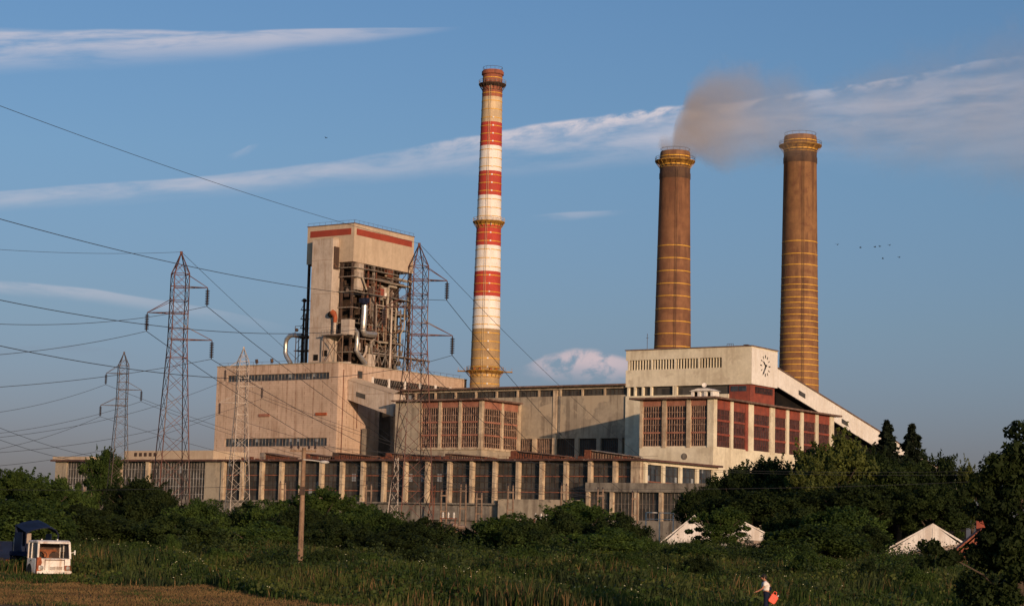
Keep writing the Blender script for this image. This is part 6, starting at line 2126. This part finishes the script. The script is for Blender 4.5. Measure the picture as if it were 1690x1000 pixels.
# near tree at far right with big leaves
def near_tree():
    D = 62.0
    p = at(1668, 684, D); g = gz(p[0], D)
    H = p[2] - g
    t = thing('walnut_tree', 'near dark tree with large leaves filling the right edge', 'tree', (p[0] + .25, D, g))
    P1, N1 = crown_points(12000, 1.35, 1.2, 2.6, 44, .55); P1[:, 2] += H - 2.65
    P2, N2 = crown_points(19000, 2.0, 1.5, 2.3, 60, .6); P2[:, 2] += 2.1
    P3, N3 = crown_points(1300, .75, .6, .8, 16, .38); P3 += np.array([-1.25, 0, H - 2.6])
    P4, N4 = crown_points(900, .9, .6, .5, 14, .34); P4 += np.array([-2.7, -.3, 2.9])
    P = np.concatenate([P1, P2, P3, P4]); N = np.concatenate([N1, N2, N3, N4])
    P[:, 2] = np.maximum(P[:, 2], .2)
    N = N + rng.normal(0, .8, N.shape); N /= np.linalg.norm(N, axis=1)[:, None]
    me = leaf_mesh('crown', P, N, .10, M['leaf_b'], 2.0)
    o = bpy.data.objects.new('crown', me); COL.objects.link(o); o.parent = t
    q = MB()
    q.tube([(0, 0, -.2), (0, 0, 2), (.1, 0, H - 1.2)], [.18, .13, .04], 8)
    q.tube([(0, 0, 2.0), (-.6, 0, H - 3.2), (-1.25, 0, H - 2.2)], [.09, .06, .02], 6)
    q.tube([(0, 0, 1.2), (-1.2, -.2, 2.3), (-2.6, -.3, 3.0)], [.05, .03, .015], 6)
    for k in range(6):
        a = k * 1.1; q.tube([(0, 0, 1.8 + k * .4), (.7 * math.cos(a), .7 * math.sin(a), 2.8 + k * .4)], [.06, .02], 5)
    q.build('trunk', M['bark'], t)


near_tree()


# ------------------------------------------------------------------ tall weeds and dry grass
def blades(name, n, ymin, ymax, hfun, width, mats, pick, lean=.35, dens=None):
    # sample inside the visible wedge (plus margin)
    Y = np.sqrt(rng.uniform(ymin ** 2, ymax ** 2, n))
    X = rng.uniform(-.34, .34, n) * Y
    if dens is not None:
        keep = rng.random(n) < dens(X, Y)
        X, Y = X[keep], Y[keep]
    n = len(X)
    d = np.hypot(X, Y); t_ = np.clip((d - 100) / 135.0, 0, 1) ** 1.1
    Z = 2.4 * t_ + .05 * np.sin(X * .21 + 1.3) * np.sin(Y * .17)
    H = hfun(X, Y) * rng.uniform(.45, 1.15, n)
    a = rng.uniform(0, 6.283, n)
    w_ = width * rng.uniform(.6, 1.4, n)
    la = rng.uniform(0, 6.283, n); l = lean * H * rng.uniform(0, 1, n)
    B = np.stack([X, Y, Z - .03], 1)
    dx = np.stack([np.cos(a) * w_, np.sin(a) * w_, np.zeros(n)], 1)
    L = np.stack([np.cos(la) * l, np.sin(la) * l, H], 1)
    Mid = B + L * np.array([.35, .35, .6])
    Tip = B + L
    vs = np.stack([B - dx * .5, B + dx * .5, Mid + dx * .42, Tip, Mid - dx * .42], 1).reshape(-1, 3)
    me = bpy.data.meshes.new(name)
    me.vertices.add(n * 5); me.vertices.foreach_set('co', vs.astype(np.float32).ravel())
    me.loops.add(n * 5); me.loops.foreach_set('vertex_index', np.arange(n * 5, dtype=np.int32))
    me.polygons.add(n); me.polygons.foreach_set('loop_start', np.arange(0, n * 5, 5, dtype=np.int32))
    for q in mats: me.materials.append(q)
    me.polygons.foreach_set('material_index', pick(X, Y).astype(np.int32))
    me.update(calc_edges=True)
    o = bpy.data.objects.new(name, me); COL.objects.link(o)
    return o


def patch(X, Y, s, ph):
    return .5 + .25 * (np.sin(X / s + ph) * np.cos(Y / s * .8 + ph * 2) + np.sin(X / s * 1.9 + Y / s * .6 + ph) + .5 * np.sin(X / s * 3.7 - Y / s * 2.3))


def near_edge(X, Y):       # distance where the tall weeds start: further at left, nearer at right
    a = X / Y
    e = np.where(a < -.15, 102.0, 102.0 - (a + .15) * 330)
    e = np.clip(e, 80, 105)
    return e + 1.6 * np.sin(X * .7) + 1.0 * np.sin(X * 1.9 + 1)


def truck_clear(X, Y):     # keep the grass low right before and around the truck
    return (X < -24) & (X > -34) & (Y < 114) & (Y > 104)


def weed_h(X, Y):
    base = .5 + .75 * np.clip((Y - near_edge(X, Y)) / 22, 0, 1) + .9 * (patch(X, Y, 4.0, .7) - .5) + .4 * (patch(X, Y, 1.5, 3.7) - .5)
    base = np.where(truck_clear(X, Y), .30, base)
    return np.clip(base, .2, 2.0)


def weed_d(X, Y):
    e = near_edge(X, Y)
    return np.clip((Y - e) / 2.5, 0, 1) * np.clip(.35 + patch(X, Y, 3.0, 2.1), 0, 1)


g1 = blades('weeds', 420000, 84, 200, weed_h, .05, [M['blade_green'], M['leaf_a'], M['blade_dry'], M['leaf_c']],
            lambda X, Y: np.where(rng.random(len(X)) < .05 + .22 * (patch(X, Y, 5.0, 4.4) > .72), 2, np.where(patch(X, Y, 2.6, 1.2) > .55, 1, np.where(patch(X, Y, 3.4, 8.2) > .6, 3, 0))), .35, weed_d)
tag(g1, 'tall mixed green weeds and straw stalks covering the field', 'weeds', kind='stuff')
g2 = blades('dry_grass', 170000, 78, 108, lambda X, Y: .10 + .10 * patch(X, Y, 2.0, 3.3), .035, [M['blade_dry'], M['blade_green']],
            lambda X, Y: (rng.random(len(X)) < .10 + .5 * (patch(X, Y, 1.7, .3) > .7)).astype(int), .5)
tag(g2, 'short dry brown grass at the bottom edge', 'grass', kind='stuff')


def leafy_weeds():
    n = 190000
    Y = np.sqrt(rng.uniform(86 ** 2, 190 ** 2, n)); X = rng.uniform(-.33, .33, n) * Y
    k = rng.random(n) < weed_d(X, Y) * np.clip(patch(X, Y, 2.2, 5.1) * 1.5 - .3, .05, 1)
    k &= ~truck_clear(X, Y)
    X, Y = X[k], Y[k]; n = len(X)
    d = np.hypot(X, Y); t_ = np.clip((d - 100) / 135.0, 0, 1) ** 1.1
    Z = 2.4 * t_ + weed_h(X, Y) * rng.uniform(.25, 1.0, n) ** .7
    P = np.stack([X, Y, Z], 1); N = rng.normal(size=(n, 3)); N[:, 2] += .4; N /= np.linalg.norm(N, axis=1)[:, None]
    me = leaf_mesh('leafy_weeds', P, N, .16, None, 1.5, mats=[M['leaf_a'], M['blade_green'], M['leaf_c']], midx=np.where(patch(X, Y, 3.3, 9.0) > .6, 2, rng.integers(0, 2, n)))
    o = bpy.data.objects.new('leafy_weeds', me); COL.objects.link(o)
    tag(o, 'broad-leaved weeds and low plants spread through the field', 'weeds', kind='stuff')
    # pale umbel flowers
    n = 1500
    Y = np.sqrt(rng.uniform(88 ** 2, 165 ** 2, n)); X = rng.uniform(-.30, .30, n) * Y
    k = (rng.random(n) < weed_d(X, Y)) & (patch(X, Y, 4.5, 7.0) > .55) & ~truck_clear(X, Y)
    X, Y = X[k], Y[k]; n = len(X)
    m = MB()
    for x, y in zip(X, Y):
        z = gz(x, y) + float(weed_h(np.array([x]), np.array([y]))[0]) * random.uniform(.85, 1.12)
        s_ = random.uniform(.02, .05)
        a = random.uniform(0, 6.28)
        m.lathe([(s_ * .2, z - .02), (s_, z), (s_ * .6, z + .02)], 6, x, y)
    o = m.build('wildflowers', M['flower'])
    tag(o, 'scattered small pale wildflowers above the weeds', 'wildflowers', kind='stuff')


leafy_weeds()


def undergrowth():
    # tangled low shrubs and brambles, too many to count
    m = 420
    Y = np.sqrt(rng.uniform(96 ** 2, 172 ** 2, m)); X = rng.uniform(-.31, .31, m) * Y
    k = (Y > near_edge(X, Y) + 5) & ~((X < -22) & (X > -36) & (Y < 122)) & ~((np.abs(X - 11) < 2.5) & (Y < 100))
    k &= rng.random(m) < np.clip(.25 + (Y - 96) / 60, .2, 1)
    X, Y = X[k], Y[k]; m = len(X)
    d = np.hypot(X, Y); t_ = np.clip((d - 100) / 135.0, 0, 1) ** 1.1
    G = 2.4 * t_
    H = rng.uniform(.9, 2.0, m) * np.clip(.55 + (Y - 95) / 70, .5, 1.25); R_ = H * rng.uniform(.7, 1.5, m)
    n = 320000
    w_ = rng.integers(0, m, n)
    dd = rng.normal(size=(n, 3)); dd /= np.linalg.norm(dd, axis=1)[:, None]; dd[:, 2] = np.abs(dd[:, 2])
    rr = rng.uniform(.55, 1.05, n) * (1 + .22 * np.sin(dd[:, 0] * 7 + w_) + .18 * np.sin(dd[:, 1] * 9 + w_ * 2))
    P = np.stack([X[w_] + dd[:, 0] * R_[w_] * rr, Y[w_] + dd[:, 1] * R_[w_] * rr, G[w_] + dd[:, 2] * H[w_] * rr], 1)
    N = dd + rng.normal(0, .8, dd.shape); N /= np.linalg.norm(N, axis=1)[:, None]
    kind = rng.integers(0, 10, m); mi = np.where(kind < 5, 0, np.where(kind < 8, 1, 2))
    me = leaf_mesh('undergrowth', P, N, .12, None, 1.6, mats=[M['leaf_b'], M['leaf_a'], M['blade_green']], midx=mi[w_])
    o = bpy.data.objects.new('undergrowth', me); COL.objects.link(o)
    tag(o, 'tangled low scrub and brambles merging into the tall weeds', 'undergrowth', kind='stuff')


undergrowth()


# ------------------------------------------------------------------ smoke
def build_smoke():
    D = 520.0
    pts = [(1110, 251, 5.2), (1113, 240, 7.6), (1120, 228, 9.5), (1132, 214, 12.5), (1150, 202, 15.5), (1176, 193, 17.5), (1216, 188, 17.5), (1262, 192, 16), (1310, 196, 17), (1350, 190, 11), (1420, 190, 15), (1520, 188, 20), (1640, 180, 26), (1800, 160, 32)]
    me = MB()
    ring = []
    P3 = [Vector(at(x, y, D)) for x, y, r in pts]
    for i in range(len(P3)): P3[i].z += 0
    n = 18
    rngl = random.Random(3)
    m = len(P3)
    vs = []
    for i, p in enumerate(P3):
        d = (P3[min(i + 1, m - 1)] - P3[max(i - 1, 0)]).normalized()
        x = d.cross(Vector((0, 1, 0))).normalized(); y = d.cross(x)
        for k in range(n):
            t_ = 2 * math.pi * k / n
            vs.append(p + (x * math.cos(t_) + y * math.sin(t_)) * pts[i][2] * (1.05 if i < 2 else 1.45))
    fs = []
    for i in range(m - 1):
        for k in range(n):
            a = i * n + k; b = i * n + (k + 1) % n
            fs.append((a, b, b + n, a + n))
    fs.append(tuple(range(n))[::-1]); fs.append(tuple((m - 1) * n + k for k in range(n)))
    me.add(vs, fs)
    mt = bpy.data.materials.new('brown_smoke')
    mt.use_nodes = True
    t = NT(mt.node_tree)
    t.n.clear()
    out = t.new('ShaderNodeOutputMaterial')
    pv = t.new('ShaderNodeVolumePrincipled')
    pv.inputs['Color'].default_value = (.95, .81, .68, 1)
    pv.inputs['Anisotropy'].default_value = 0.1
    tc = t.new('ShaderNodeTexCoord').outputs['Object']
    nz = t.math('ADD', t.math('MULTIPLY', t.noise(tc, .07, 3, .55, .5), .62), t.math('MULTIPLY', t.noise(tc, .22, 5, .65, .8), .38))
    sp = t.new('ShaderNodeSeparateXYZ'); t.l.new(tc, sp.inputs[0])
    # piecewise centreline in object space
    x0, x1 = P3[0].x - 4, P3[-1].x + 1
    tt = t.math('DIVIDE', t.math('SUBTRACT', sp.outputs[0], x0), x1 - x0)
    zmin = min(p.z for p in P3); zmax = max(p.z for p in P3)
    cen = t.ramp(tt, [((p.x - x0) / (x1 - x0), (p.z - 60) / 80) for p in P3])
    rad = t.ramp(tt, [((p.x - x0) / (x1 - x0), q[2] / 40) for p, q in zip(P3, pts)])
    dens = t.ramp(tt, [(0, .26), (.03, .18), (.055, .105), (.12, .058), (.18, .036), (.26, .022), (.4, .012), (.7, .009), (1, .007)])
    dz = t.math('SUBTRACT', sp.outputs[2], t.math('ADD', t.math('MULTIPLY', cen, 80), 60))
    dy = t.math('SUBTRACT', sp.outputs[1], D)
    rr = t.math('SQRT', t.math('ADD', t.math('MULTIPLY', dz, dz), t.math('MULTIPLY', dy, dy)))
    q = t.math('DIVIDE', rr, t.math('MULTIPLY', rad, 40))
    q = t.math('ADD', q, t.math('MULTIPLY', t.math('SUBTRACT', nz, .5), 1.9))
    fall = t.smooth(q, 1.0, .45)
    endf = t.smooth(t.math('SUBTRACT', q, 0), 1.3, 1.0)
    lcut = t.smooth(sp.outputs[0], float(at(1114.5, 248, D)[0]) - 5.2, float(at(1114.5, 248, D)[0]) - 2.6)
    t.l.new(t.math('MULTIPLY', t.math('MULTIPLY', fall, dens), lcut), pv.inputs['Density'])
    t.l.new(pv.outputs[0], out.inputs['Volume'])
    o = me.build('smoke_plume', mt)
    tag(o, 'brown-grey smoke plume blowing right from the middle brick chimney', 'smoke', kind='stuff')


build_smoke()
S.cycles.volume_step_rate = 2.0
S.cycles.volume_max_steps = 128
S.cycles.use_denoising = True
S.cycles.max_bounces = 6
S.cycles.diffuse_bounces = 3
S.cycles.transparent_max_bounces = 8
S.cycles.volume_bounces = 1
